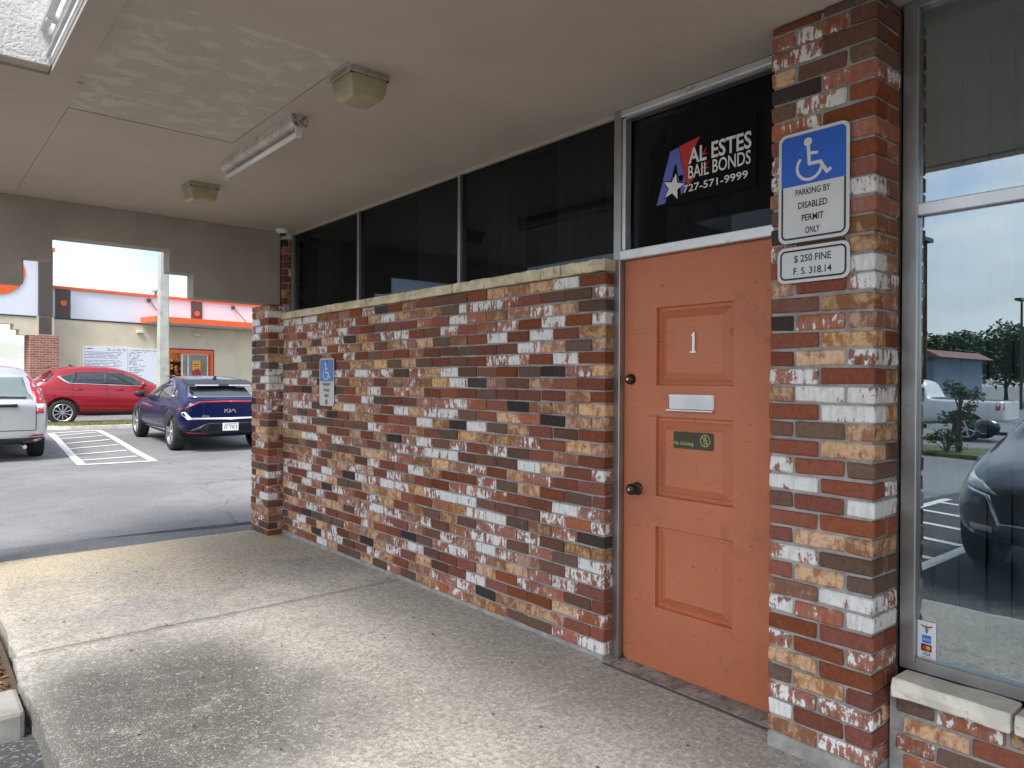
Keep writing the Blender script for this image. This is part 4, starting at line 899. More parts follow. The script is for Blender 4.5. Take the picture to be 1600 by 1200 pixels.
# entrance tower with stepped arch at the left end
tw = thing('entrance_portico', 'taller white entrance portico with dark pilaster, brick pier and stepped arch', 'portico', FB().fpt(-5, .6, 0))
FB().fbox(-7.6, -4.06, .30, .55, 3.215, 5.12).build('sign_panel', M_fw, tw); FB().fbox(-4.055, -3.70, .25, .62, 3.21, 5.12).build('pilaster', M_dk, tw); FB().fbox(-7.65, -3.66, .20, .66, 5.12, 5.24).build('orange_coping', M_or, tw)
FB().fbox(-7.6, -4.06, .28, .58, 3.18, 3.2145).build('dark_strip', M_dk2, tw)
ar = FB(); ar.fprism([(-7.6, 3.179), (-7.6, 2.66), (-6.7, 2.66), (-6.7, 2.80), (-6.45, 2.80), (-6.45, 2.95), (-4.66, 2.95), (-4.66, 2.80), (-4.52, 2.80), (-4.52, 2.655), (-4.10, 2.655), (-4.10, 3.179)], .2, .55); ar.build('stepped_arch', M_tan, tw)
FB().fbox(-4.098, -3.66, .2, .60, 2.66, 3.209).build('capital', M_tan, tw); FB().fbox(-4.05, -3.73, .601, .62, 2.70, 3.19).build('capital_inset', M_dk, tw)
FB().fbox(-4.27, -3.54, .05, .64, GZ, 2.655).build('brick_pier', M_bf, tw); FB().fbox(-7.6, -7.0, .05, .64, GZ, 2.655).build('brick_pier', M_bf, tw)
fdisc(-5.05, 4.42, .66, .551, .58, 40).build('orange_disc', M_or, tw)
FB().fbox(-7.6, -3.6, -2.2, .19, 3.21, 3.3).build('portico_roof', M_dk, tw)
# shop front seen through the arch
sf = thing('shop_building', 'distant tan shop front with brick piers and dark glazing seen through the arch', 'building', FB().fpt(-6, -6, 0))
class WB(FB): pass
s2 = FB(); s2.fbox(-9.0, -3.7, -9.3, -9.0, 2.45, 3.25); s2.build('wall', M_tan, sf); FB().fbox(-9, -3.7, -9.3, -9.02, 3.251, 4.1).build('parapet_panel', M_fw, sf); FB().fbox(-9, -3.7, -9.35, -8.95, 4.101, 4.2).build('orange_coping', M_or, sf)
FB().fbox(-9, -3.7, -9.2, -9.1, .2, 2.449).build('glazing', simple('dark_glazing', (.03, .035, .04), .15), sf)
for a in (-6.3, -5.9, -5.5, -5.1, -4.7, -4.3): FB().fbox(a, a + .05, -9.099, -9.03, .2, 2.449).build('mullion', M_white, sf)
for a in (-8.6, -6.9, -3.9): FB().fbox(a, a + .45, -8.99, -8.6, GZ, 2.35).build('brick_pier', M_bf, sf)
FB().fbox(-5.9, -5.0, -8.99, -8.93, 2.5, 3.1).build('poster_panel', M_fw, sf)

# person at the serving window
def skin_body(name, pts, edges, mat, parent, levels=2):
    me = bpy.data.meshes.new(name); me.from_pydata([p[:3] for p in pts], edges, []); o = bpy.data.objects.new(name, me); COL.objects.link(o)
    sm = o.modifiers.new('skin', 'SKIN'); su = o.modifiers.new('sub', 'SUBSURF'); su.levels = su.render_levels = levels
    for v, p in zip(me.skin_vertices[0].data, pts): v.radius = (p[3], p[4] if len(p) > 4 else p[3])
    me.skin_vertices[0].data[0].use_root = True
    dg = bpy.context.evaluated_depsgraph_get(); m2 = bpy.data.meshes.new_from_object(o.evaluated_get(dg)); bpy.data.objects.remove(o)
    m2.materials.clear(); out = link(name, m2, mat, parent, True); return out
pp_ = FB().fpt(.38, -.45, 0); pr = thing('person', 'person in dark clothes with dark hair standing inside the serving window', 'person', (pp_.x, pp_.y, .15), FA, local=True)
M_skin = simple('skin', (.42, .24, .16), .5); M_cl = simple('dark_shirt', (.03, .03, .035), .8); M_hair = simple('dark_hair', (.02, .014, .01), .6)
skin_body('body', [(0, 0, .98, .15, .11), (0, 0, 1.15, .14, .10), (0, 0, 1.33, .17, .11), (0, 0, 1.45, .10, .08), (.19, 0, 1.42, .06), (.24, -.02, 1.16, .045), (.17, -.20, 1.05, .035), (-.19, 0, 1.42, .06), (-.24, -.02, 1.16, .045), (-.17, -.20, 1.05, .035), (.10, 0, .92, .09), (.11, 0, .48, .06), (.11, 0, .08, .05), (-.10, 0, .92, .09), (-.11, 0, .48, .06), (-.11, 0, .08, .05)],
          [(0, 1), (1, 2), (2, 3), (2, 4), (4, 5), (5, 6), (2, 7), (7, 8), (8, 9), (0, 10), (10, 11), (11, 12), (0, 13), (13, 14), (14, 15)], M_cl, pr)
hd = skin_body('head', [(0, 0, 1.46, .05), (0, -.005, 1.54, .055), (0, -.02, 1.60, .075, .085), (0, -.01, 1.68, .078, .09), (0, -.105, 1.625, .014)], [(0, 1), (1, 2), (2, 3), (2, 4)], M_skin, pr)
skin_body('hair', [(0, .03, 1.72, .085, .085), (0, .06, 1.62, .075, .06), (0, .07, 1.48, .06, .04)], [(0, 1), (1, 2)], M_hair, hd)
for s_ in (-1, 1): MB().lathe([(0, -.012), (.010, -.006), (.012, 0), (.010, .006), (0, .012)], (.03 * s_, -.092, 1.65), (0, 1, 0), 10).build('eye', M_hair, hd, smooth=True)
MB().box(-.022, .022, -.098, -.09, 1.572, 1.580).build('mouth', M_cl, hd)

# ------------------------------------------------------------------ vehicles
def paint(name, col, metal=.25, flake=.06, coat=1.0, spec=.5):
    m, nt, b = mat_new(name); p = opos(nt); n1 = noise(nt, p, 1.2, 3)
    nt.links.new(mixc(nt, n1, [c * (1 - flake) for c in col], [min(1, c * (1 + flake)) for c in col]), b.inputs['Base Color'])
    setin(b, Metallic=metal, Roughness=.32, Coat_Weight=coat, Coat_Roughness=.03); b.inputs['Specular IOR Level'].default_value = spec; MATS[name] = m; return m
M_rubber = simple('tyre_rubber', (.018, .018, .019), .85, var=.2); M_plas = simple('black_plastic', (.022, .022, .024), .55, var=.15); M_arch = simple('wheel_well', (.008, .008, .008), .95)
def cglass(name, col, rough=.04):
    m, nt, b = mat_new(name); setin(b, Base_Color=c4(col), Roughness=rough, Coat_Weight=.6, Coat_Roughness=.02); b.inputs['Specular IOR Level'].default_value = .8; MATS[name] = m; return m
M_cg = cglass('car_glass', (.018, .022, .024)); M_cgl = cglass('car_glass_pale', (.16, .20, .19), .08)
M_rim = simple('alloy', (.62, .63, .65), .3, metal=.9, var=.05); M_chrome = simple('chrome', (.85, .86, .88), .12, metal=1.0, var=.02); M_rl = cglass('lamp_red', (.42, .008, .012), .1); M_cl_ = cglass('lamp_clear', (.75, .76, .78), .1)
M_dkrim = simple('alloy_dark', (.03, .03, .033), .4, metal=.5)
def loft(stations, sub=2):
    rings = []
    for (x, zl, wl, zm, wm, zb, wb, zt, wt, zc) in stations:
        half = [(wl * .55, zl), (wl, zl + .05), (wm, zm), (wb, zb), (wt, zt), (wt * .62, zc - (zc - zt) * .22)]
        ring = [(x, 0, zl)] + [(x, y, z) for y, z in half] + [(x, 0, zc)] + [(x, -y, z) for y, z in reversed(half)]
        rings.append(ring)
    n = len(rings[0]); vs = [v for r in rings for v in r]; fs = []
    for k in range(len(rings) - 1):
        for i in range(n): fs.append((k * n + i, k * n + (i + 1) % n, (k + 1) * n + (i + 1) % n, (k + 1) * n + i))
    for base in (0, (len(rings) - 1) * n):
        for i in range(n // 2):
            a, b_, c, d = i, i + 1, n - i - 1, (n - i) % n
            f = [base + a, base + b_, base + c, base + d]; f = list(dict.fromkeys(f))
            if len(f) >= 3: fs.append(tuple(f))
    me = bpy.data.meshes.new('body'); me.from_pydata(vs, [], fs); bm = bmesh.new(); bm.from_mesh(me); bmesh.ops.recalc_face_normals(bm, faces=bm.faces); bm.to_mesh(me); bm.free()
    o = bpy.data.objects.new('body', me); COL.objects.link(o); s = o.modifiers.new('s', 'SUBSURF'); s.levels = s.render_levels = sub
    dg = bpy.context.evaluated_depsgraph_get(); m2 = bpy.data.meshes.new_from_object(o.evaluated_get(dg)); bpy.data.objects.remove(o); return m2
class Car:
    def __init__(s, name, label, cat, loc, heading, stations, mat, axles, wr, track, arch_r, pitch=0.0, lower=M_plas, sill=.33):
        s.t = thing(name, label, cat, loc, heading, local=True); s.t.rotation_euler = (0, -pitch, heading)
        me = loft(stations); me.materials.clear(); me.materials.append(mat); me.materials.append(M_arch)
        s.body = link('body', me, None, s.t, True); s.wr = wr; s.arch_r = arch_r; s.axles = axles
        dg = bpy.context.evaluated_depsgraph_get(); bm = bmesh.new(); bm.from_mesh(me); s.bvh = BVHTree.FromBMesh(bm); bm.free()
        cut = MB()
        for ax in axles:
            for sd_ in (-1, 1): cut.cyl((ax, sd_ * (track - .30), wr + .01), (ax, sd_ * 1.3, wr + .01), arch_r, n=40)
        cme = bpy.data.meshes.new('cut'); cme.from_pydata(cut.v, [], cut.f); cme.materials.append(None); cme.materials.append(M_arch)
        for p in cme.polygons: p.material_index = 1
        bm = bmesh.new(); bm.from_mesh(cme); bmesh.ops.recalc_face_normals(bm, faces=bm.faces); bm.to_mesh(cme); bm.free()
        co = bpy.data.objects.new('cut', cme); COL.objects.link(co); md = s.body.modifiers.new('b', 'BOOLEAN'); md.object = co; md.operation = 'DIFFERENCE'; md.solver = 'EXACT'
        co.parent = s.t; bpy.context.view_layer.update()
        dg = bpy.context.evaluated_depsgraph_get(); m2 = bpy.data.meshes.new_from_object(s.body.evaluated_get(dg)); s.body.modifiers.clear(); s.body.data = m2
        bpy.data.objects.remove(co); m2.materials.clear(); m2.materials.append(mat); m2.materials.append(M_arch)
        for p in m2.polygons: p.use_smooth = True
        try: m2.set_sharp_from_angle(angle=RAD(42))
        except Exception: pass
        s.track = track
    def decal(s, name, poly, view, mat, off=.004, thick=.004, grid=.08, parent=None):
        bm = bmesh.new(); bm.faces.new([bm.verts.new((p[0], p[1], 0)) for p in poly]); bmesh.ops.triangulate(bm, faces=bm.faces[:])
        for ax in (0, 1):
            lo = min(p[ax] for p in poly); hi = max(p[ax] for p in poly); k = math.floor(lo / grid) + 1
            while k * grid < hi:
                co = [0, 0, 0]; co[ax] = k * grid; no = [0, 0, 0]; no[ax] = 1
                bmesh.ops.bisect_plane(bm, geom=bm.verts[:] + bm.edges[:] + bm.faces[:], plane_co=co, plane_no=no); k += 1
        D = {'L': Vector((0, -1, 0)), 'R': Vector((0, 1, 0)), 'rear': Vector((1, 0, 0)), 'front': Vector((-1, 0, 0)), 'top': Vector((0, 0, -1))}[view]
        for v in bm.verts:
            a, b_ = v.co.x, v.co.y
            o = {'L': Vector((a, 3, b_)), 'R': Vector((a, -3, b_)), 'rear': Vector((-5, a, b_)), 'front': Vector((5, a, b_)), 'top': Vector((a, b_, 4))}[view]
            h, nn, i, d = s.bvh.ray_cast(o, D)
            if h is None:
                h, nn, i, d = s.bvh.find_nearest({'L': Vector((a, .9, b_)), 'R': Vector((a, -.9, b_)), 'rear': Vector((-2.2, a, b_)), 'front': Vector((2.3, a, b_)), 'top': Vector((a, b_, 1.4))}[view])
            v.co = h - D * off * .6 + nn * off * .6
        bmesh.ops.recalc_face_normals(bm, faces=bm.faces); bm.normal_update()
        if sum((f.normal.dot(D) for f in bm.faces)) > 0: bmesh.ops.reverse_faces(bm, faces=bm.faces)
        me = bpy.data.meshes.new(name); bm.to_mesh(me); bm.free(); o = link(name, me, mat, parent or s.t, True)
        if thick:
            md = o.modifiers.new('t', 'SOLIDIFY'); md.thickness = thick; md.offset = -1
        return o
    def both(s, name, poly, mat, **k): return [s.decal(name, poly, v, mat, **k) for v in 'LR']
    def wheels(s, style, w=.225, sides=(1, -1)):
        r = s.wr
        for ax in s.axles:
            for sd_ in sides:
                yo = sd_ * s.track; a = (0, sd_, 0); c = (ax, yo - sd_ * w, r)
                hub = MB().lathe([(.001, .02), (r * .55, .02), (r * .60, .0), (.001, 0)], (ax, yo - sd_ * w * .55, r), a, 28).build('wheel', M_dkrim, s.t, smooth=False)
                MB().lathe([(r * .62, 0), (r * .90, -.005), (r * .985, .02), (r, .05), (r, w - .05), (r * .985, w - .02), (r * .90, w + .003), (r * .74, w + .004), (r * .66, w - .006), (r * .64, w - .03)], c, a, 40).build('tyre', M_rubber, hub, smooth=True)
                rb_ = MB(); rb_.lathe([(r * .63, w * .3), (r * .645, w - .02), (r * .675, w - .004), (r * .655, w + .002), (r * .615, w - .008), (r * .60, w * .5)], c, a, 40)
                yf = yo - sd_ * .018; n, sw_, dbl = style
                rb_.cyl((ax, yf - sd_ * .05, r), (ax, yf + sd_ * .004, r), r * .17, r * .13, 16)
                for k in range(n):
                    for dd in ((-dbl, dbl) if dbl else (0,)):
                        t0 = 2 * pi * k / n + .3; t1 = t0 + dd; d0 = Vector((cos(t0 + dd * .4), 0, sin(t0 + dd * .4))); d1 = Vector((cos(t1), 0, sin(t1)))
                        p0 = Vector((ax, yf, r)) + d0 * r * .10; p1 = Vector((ax, yf - sd_ * .004, r)) + d1 * r * .63; q_ = (p1 - p0).normalized().cross(Vector((0, 1, 0)))
                        i_ = Vector((0, -sd_ * .035, 0)); u = q_ * sw_ * .6; v_ = q_ * sw_
                        rb_.add([p0 - u, p0 + u, p1 + v_, p1 - v_, p0 - u + i_, p0 + u + i_, p1 + v_ + i_, p1 - v_ + i_], [(0, 1, 2, 3), (0, 4, 5, 1), (1, 5, 6, 2), (2, 6, 7, 3), (3, 7, 4, 0), (4, 7, 6, 5)])
                rb_.build('rim', M_rim, hub)
    def arches(s, mat, width=.05):
        for ax in s.axles:
            n = 18; t = [RAD(-8) + (pi + RAD(16)) * i / n for i in range(n + 1)]; r0 = s.arch_r - .004; r1 = s.arch_r + width
            po = [(ax + r1 * cos(a), s.wr + .01 + r1 * sin(a)) for a in t] + [(ax + r0 * cos(a), s.wr + .01 + r0 * sin(a)) for a in reversed(t)]
            s.both('wheel_arch', po, mat, off=.006, thick=.012, grid=.06)
    def mirror(s, x, z, mat, y=.98):
        for sd_ in (1, -1):
            o = MB().lathe([(0, -.11), (.05, -.10), (.075, -.03), (.075, .03), (.05, .09), (0, .11)], (x, sd_ * y, z), (0, 1, .1), 14).build('mirror', mat, s.t, smooth=True)
            MB().box(x - .03, x + .03, min(sd_ * .84, sd_ * y), max(sd_ * .84, sd_ * y), z - .075, z - .045).build('mirror_arm', M_plas, o)
    def handles(s, xs, z, mat):
        for x in xs:
            for sd_ in (1, -1):
                h, nn, i, d = s.bvh.ray_cast(Vector((x, 3 * sd_, z)), Vector((0, -sd_, 0))); yy = h.y + sd_ * .02
                MB().tube([(x - .10, h.y, z - .005), (x - .08, yy, z), (x + .08, yy, z), (x + .10, h.y, z - .005)], .014, 8).build('door_handle', mat, s.t, smooth=True)
    def seam(s, pts, w=.010, view=None):
        po = []; 
        for side in (1, -1):
            L_ = []
            for i, p in enumerate(pts):
                a = pts[max(0, i - 1)]; b_ = pts[min(len(pts) - 1, i + 1)]; d = Vector((b_[0] - a[0], b_[1] - a[1])).normalized(); L_.append((p[0] - d.y * side * w / 2, p[1] + d.x * side * w / 2))
            po += L_ if side == 1 else L_[::-1]
        for v in ('L', 'R') if view is None else (view,): s.decal('panel_gap', po, v, M_dark, off=.002, thick=0, grid=.12)
    def plate(s, x, y, z, txt, w=.31, h=.155, rear=True):
        sx_ = -1 if rear else 1; o = MB().box(min(x, x + sx_ * .012), max(x, x + sx_ * .012), y - w / 2, y + w / 2, z - h / 2, z + h / 2).build('number_plate', M_sw, s.t, bevel=.004)
        q = Print((x + sx_ * .012, y, z), (0, sx_, 0), (0, 0, 1), (sx_, 0, 0)); q.text(txt, 0, -.04, .07, w * .8, bold=.01); q.rect(-w * .4, w * .4, .05, .062); q.build('plate_lettering', simple('plate_green', (.06, .10, .09), .5), o, fix=False)

# red crossover, side on behind the island
RED = [(-2.24, .46, .60, .64, .74, .92, .70, 1.00, .52, 1.02), (-2.17, .36, .72, .64, .86, .97, .82, 1.08, .66, 1.11), (-1.98, .31, .80, .64, .91, 1.04, .885, 1.24, .70, 1.28), (-1.62, .28, .84, .64, .92, 1.10, .90, 1.53, .63, 1.575),
       (-1.2, .25, .85, .62, .92, 1.10, .90, 1.605, .60, 1.66), (-.5, .23, .85, .60, .915, 1.08, .895, 1.625, .60, 1.68), (.1, .23, .85, .60, .915, 1.06, .89, 1.59, .59, 1.645), (.55, .23, .85, .60, .915, 1.04, .885, 1.38, .62, 1.46),
       (1.02, .23, .85, .60, .915, 1.02, .88, 1.13, .68, 1.18), (1.25, .24, .85, .60, .91, .99, .87, 1.04, .68, 1.09), (1.75, .26, .83, .60, .89, .90, .83, .95, .64, 1.01), (2.12, .30, .76, .56, .82, .78, .74, .85, .55, .90), (2.29, .38, .60, .55, .66, .68, .58, .74, .42, .77)]
M_red = paint('paint_red', (.29, .004, .016), .2, coat=.6)
# rear right wheel stands at (3.53, 23.41)
hdg = RAD(-4); axr = -1.35; 
cx = 3.50 - (cos(hdg) * axr - sin(hdg) * -.80); cy = 23.45 - (sin(hdg) * axr + cos(hdg) * -.80)
red = Car('parked_car', 'shiny red crossover parked side-on behind the grass island', 'car', (cx, cy, gz(3.5, 23.4)), hdg, RED, M_red, (-1.35, 1.35), .355, .90, .425)
red.wheels((10, .017, 0))
red.both('side_glass', [(-1.43, 1.37), (-1.05, 1.475), (-.32, 1.515), (.05, 1.49), (.36, 1.39), (.66, 1.19), (.64, 1.105), (-1.17, 1.185), (-1.27, 1.24)], M_cg)
red.both('window_pillar', [(-1.16, 1.19), (-1.08, 1.19), (-.98, 1.485), (-1.06, 1.47)], M_plas, off=.008); red.both('window_pillar', [(-.34, 1.155), (-.22, 1.15), (-.24, 1.51), (-.30, 1.51)], M_plas, off=.008)
red.both('chrome_strip', [(-1.48, 1.365), (-1.43, 1.37), (-1.27, 1.235), (-1.17, 1.18), (.70, 1.10), (.70, 1.085), (-1.18, 1.16), (-1.30, 1.215)], M_chrome, off=.008)
red.decal('rear_glass', [(-.58, 1.20), (.58, 1.20), (.50, 1.50), (-.50, 1.50)], 'rear', M_cg); red.both('quarter_glass', [(-1.92, 1.20), (-1.72, 1.22), (-1.52, 1.46), (-1.62, 1.47)], M_cg)
red.both('sill_trim', [(-.90, .24), (.92, .24), (.92, .36), (-.90, .37)], M_plas, off=.008); red.both('sill_shine', [(-.90, .385), (.92, .375), (.92, .393), (-.90, .405)], M_red, off=.014)
red.both('tail_lamp', [(-2.20, 1.00), (-1.74, 1.10), (-1.72, 1.13), (-2.15, 1.13)], M_rl); red.decal('tail_lamp', [(-.80, 1.00), (-.45, 1.02), (-.45, 1.09), (-.80, 1.10)], 'rear', M_rl); red.decal('tail_lamp', [(.45, 1.02), (.80, 1.00), (.80, 1.10), (.45, 1.09)], 'rear', M_rl)
red.seam([(-1.10, 1.16), (-1.10, .80), (-.98, .42)]); red.seam([(-.28, 1.15), (-.26, .40)]); red.seam([(.95, 1.05), (.98, .42)])
red.handles((-.98, .06), 1.00, M_red); red.mirror(.66, 1.15, M_red, 1.0)
MB().prism([(-1.98, 1.57), (-1.62, 1.60), (-1.62, 1.63), (-1.94, 1.595)], -.56, .56, 'xz').build('roof_spoiler', M_red, red.t, bevel=.008); MB().prism([(-1.15, 1.655), (-1.0, 1.66), (-1.12, 1.72)], -.02, .02, 'xz').build('antenna_fin', M_red, red.t)
red.decal('windscreen', [(-.62, 1.16), (.62, 1.16), (.54, 1.54), (-.54, 1.54)], 'front', M_cg); red.decal('rear_bumper', [(-.8, .40), (.8, .40), (.8, .60), (-.8, .60)], 'rear', M_plas)

# blue crossover seen from behind
BLU = [(-2.31, .46, .62, .66, .76, .90, .74, 1.00, .56, 1.02), (-2.25, .36, .76, .66, .88, .95, .86, 1.055, .70, 1.07), (-2.02, .29, .84, .64, .93, 1.00, .89, 1.10, .70, 1.125), (-1.62, .25, .87, .62, .945, 1.00, .905, 1.25, .645, 1.30),
       (-1.15, .22, .88, .60, .945, .99, .90, 1.40, .60, 1.455), (-.4, .21, .88, .58, .94, .97, .895, 1.45, .585, 1.505), (.2, .21, .88, .58, .94, .95, .89, 1.42, .58, 1.48), (.7, .21, .88, .58, .94, .94, .885, 1.25, .62, 1.33),
       (1.2, .22, .88, .58, .94, .91, .88, 1.01, .68, 1.07), (1.5, .23, .87, .58, .94, .88, .87, .93, .68, .98), (1.95, .26, .84, .58, .90, .80, .82, .84, .60, .90), (2.22, .30, .74, .54, .80, .70, .72, .74, .50, .79), (2.36, .40, .56, .54, .62, .62, .54, .66, .40, .68)]
M_blue = paint('paint_blue', (.0012, .005, .050), .0, coat=.25, spec=.2)
hdg = RAD(90 - 1.0); xc, yr = 5.10, 15.55
cx = xc - cos(hdg) * -1.47; cy = yr - sin(hdg) * -1.47
blu = Car('parked_car', 'dark blue low crossover parked nose-away, half hidden by the brick pillar', 'car', (cx, cy, (gz(5, 15.5) + gz(5, 18.5)) / 2), hdg, BLU, M_blue, (-1.47, 1.47), .365, .925, .425, pitch=math.atan2(gz(5, 18.5) - gz(5, 15.5), 2.94))
blu.wheels((5, .030, .20)); blu.arches(M_plas, .03)
blu.both('side_glass', [(-1.20, 1.06), (-1.02, 1.22), (-.62, 1.345), (-.2, 1.38), (.2, 1.36), (.62, 1.22), (.98, 1.02), (.95, .985), (-1.15, 1.02)], M_cg)
blu.both('window_pillar', [(-.24, 1.00), (-.14, 1.00), (-.14, 1.39), (-.20, 1.39)], M_plas, off=.008); blu.both('chrome_strip', [(-1.26, 1.06), (-1.04, 1.24), (-.62, 1.365), (-.2, 1.40), (.2, 1.38), (.2, 1.365), (-.2, 1.385), (-.62, 1.35), (-1.02, 1.225), (-1.22, 1.055)], M_chrome, off=.009)
blu.both('quarter_glass', [(-1.62, 1.06), (-1.30, 1.05), (-1.14, 1.19), (-1.30, 1.20)], M_cg)
blu.decal('rear_glass', [(-.72, 1.095), (.72, 1.095), (.58, 1.29), (-.58, 1.29)], 'rear', cglass('car_glass_sky', (.10, .12, .14), .05))
sp_ = MB().prism([(-1.86, 1.305), (-1.30, 1.395), (-1.30, 1.43), (-1.82, 1.355)], -.66, .66, 'xz').build('roof_spoiler', M_plas, blu.t, bevel=.01)
for s_ in (-.33, .33): MB().box(-1.885, -1.84, s_ - .22, s_ + .22, 1.318, 1.342).build('spoiler_gap', M_cl_, sp_)
blu.decal('roof_panel', [(-1.2, -.52), (.15, -.50), (.15, .50), (-1.2, .52)], 'top', M_cg, off=.003)
for sd_ in (-1, 1): MB().tube([(-1.15, sd_ * .585, 1.43), (-.4, sd_ * .575, 1.475), (.25, sd_ * .565, 1.45)], .012, 6).build('roof_rail', M_chrome, blu.t)
MB().prism([(-1.35, 1.42), (-1.18, 1.44), (-1.32, 1.50)], -.02, .02, 'xz').build('antenna_fin', M_blue, blu.t)
blu.decal('light_bar', [(-.92, .80), (-.84, .82), (-.74, .705), (0, .70), (.74, .705), (.84, .82), (.92, .80), (.80, .67), (0, .662), (-.80, .67)], 'rear', M_cl_, off=.010, thick=.012)
blu.decal('lamp_line', [(-.90, .845), (-.60, 1.00), (0, 1.015), (.60, 1.00), (.90, .845), (.90, .87), (.60, 1.022), (0, 1.038), (-.60, 1.022), (-.90, .87)], 'rear', M_rl, off=.010, thick=.010)
blu.decal('rear_bumper', [(-.84, .24), (.84, .24), (.87, .40), (.56, .46), (.44, .60), (-.44, .60), (-.56, .46), (-.87, .40)], 'rear', M_plas, off=.008)
for a, b_ in ((-.78, -.46), (.46, .78)): blu.decal('reflector', [(a, .385), (b_, .40), (b_, .42), (a, .405)], 'rear', M_rl, off=.016)
h_ = blu.bvh.ray_cast(Vector((-5, 0, .5)), Vector((1, 0, 0)))[0]; blu.plate(h_.x - .022, 0, .515, 'I7 TK3')
gr_ = MB()
for k in range(14):
    for sg_ in (-1, 1): gr_.box(h_.x - .02, h_.x + .01, sg_ * (.175 + k * .018) - .003, sg_ * (.175 + k * .018) + .003, .45, .585)
tag(gr_.build('bumper_grille', M_dkrim, blu.t), kind='stuff')
h2 = blu.bvh.ray_cast(Vector((-5, 0, .85)), Vector((1, 0, 0)))[0]; q = Print((h2.x - .018, .0, .80), (0, -1, 0), (0, 0, 1), (-1, 0, 0))
q.stroke([(-.115, 0), (-.115, .07)], .017); q.stroke([(-.112, .028), (-.058, .07)], .017); q.stroke([(-.085, .046), (-.045, 0)], .017); q.stroke([(-.018, .07), (-.018, 0)], .017); q.stroke([(-.018, .004), (.062, .068), (.100, 0)], .017)
b = MB(); b.add(q.v + [(v[0] + .02, v[1], v[2]) for v in q.v], q.f); b.build('badge', M_chrome, blu.t, fix=False)
q = Print((h2.x - .006, .47, .715), (0, -1, 0), (0, 0, 1), (-1, 0, 0)); q.text('EV6', 0, 0, .04, .13, bold=.02); q.build('badge', M_chrome, blu.t, fix=False)
blu.both('sill_trim', [(-1.0, .22), (1.0, .22), (1.0, .32), (-1.0, .34)], M_plas, off=.008); blu.both('sill_strip', [(-1.02, .37), (1.0, .335), (1.0, .35), (-1.02, .40)], M_chrome, off=.010)
blu.seam([(-1.02, 1.02), (-1.05, .72), (-.92, .40)]); blu.seam([(-.18, .98), (-.16, .36)]); blu.seam([(.92, .96), (.98, .40)]); blu.seam([(-.52, .66), (-.52, .98)], view='rear'); blu.seam([(.52, .66), (.52, .98)], view='rear')
blu.handles((-.82, .10), .86, M_blue); blu.mirror(.80, 1.04, M_plas, 1.0); blu.decal('windscreen', [(-.62, 1.04), (.62, 1.04), (.54, 1.40), (-.54, 1.40)], 'front', M_cg)

# silver SUV at the left edge
SIL = [(-2.24, .44, .66, .60, .78, .92, .78, 1.00, .62, 1.02), (-2.17, .34, .78, .60, .87, .98, .855, 1.06, .72, 1.08), (-2.06, .29, .83, .60, .90, 1.05, .88, 1.18, .745, 1.20), (-1.90, .27, .85, .60, .905, 1.06, .885, 1.50, .665, 1.53), (-1.70, .26, .85, .60, .905, 1.06, .885, 1.60, .63, 1.645),
       (-1.1, .24, .86, .58, .905, 1.04, .885, 1.63, .62, 1.68), (-.3, .23, .86, .58, .905, 1.02, .88, 1.63, .61, 1.68), (.3, .23, .86, .58, .905, 1.0, .88, 1.57, .60, 1.63), (.75, .23, .86, .58, .905, .99, .875, 1.35, .63, 1.42), (1.12, .23, .86, .58, .90, .98, .87, 1.10, .68, 1.15),
       (1.4, .24, .85, .58, .90, .95, .86, 1.02, .68, 1.07), (1.85, .26, .83, .58, .88, .86, .82, .92, .62, .97), (2.15, .32, .74, .56, .80, .74, .72, .82, .52, .86), (2.28, .40, .58, .55, .64, .66, .58, .72, .42, .74)]
M_sil = paint('paint_silver', (.55, .56, .57), .55)
hdg = RAD(89); xc, yr = 1.16, 15.86; cx = xc + 1.31 * cos(hdg); cy = yr + 1.31 * sin(hdg)
sil = Car('parked_car', 'silver SUV with tall red tail lamps, cut off by the left edge', 'car', (cx, cy, (gz(1, 15.5) + gz(1, 18)) / 2), hdg, SIL, M_sil, (-1.31, 1.31), .345, .885, .405, pitch=math.atan2(gz(5, 18) - gz(5, 15.5), 2.6))
sil.wheels((5, .04, 0)); sil.arches(M_plas, .03)
sil.decal('rear_glass', [(-.66, 1.10), (.66, 1.10), (.58, 1.22), (.52, 1.47), (-.52, 1.47), (-.58, 1.22)], 'rear', M_cgl)
for v in (-1, 1):
    P_ = lambda pts: [(v * a, z) for a, z in pts]
    sil.decal('tail_lamp', P_([(.70, 1.02), (.84, 1.02), (.715, 1.44), (.60, 1.50), (.575, 1.49)]), 'rear', M_rl, off=.008, thick=.012); sil.decal('tail_lamp_clear', P_([(.70, .94), (.86, .93), (.845, 1.015), (.70, 1.015)]), 'rear', M_cl_, off=.008); sil.decal('tail_lamp', P_([(.70, .85), (.865, .85), (.86, .925), (.70, .935)]), 'rear', M_rl, off=.008)
    sil.decal('reflector', P_([(.58, .45), (.80, .46), (.80, .49), (.58, .475)]), 'rear', M_rl, off=.016); sil.decal('fog_lamp', P_([(.66, .35), (.78, .36), (.78, .41), (.66, .40)]), 'rear', M_cl_, off=.016)
sil.both('tail_lamp', [(-2.13, .86), (-1.98, .88), (-1.90, 1.10), (-1.80, 1.46), (-1.86, 1.48), (-2.04, 1.10)], M_rl, off=.006)
sil.decal('rear_bumper', [(-.86, .24), (.86, .24), (.87, .43), (-.87, .43)], 'rear', M_plas, off=.010); sil.decal('tailgate_handle', [(-.42, .965), (.36, .965), (.42, 1.0), (.42, 1.015), (-.42, 1.015)], 'rear', M_plas, off=.02, thick=.02); sil.decal('wiper', [(-.55, 1.11), (.34, 1.14), (.34, 1.155), (-.55, 1.13)], 'rear', M_plas, off=.02, thick=.01)
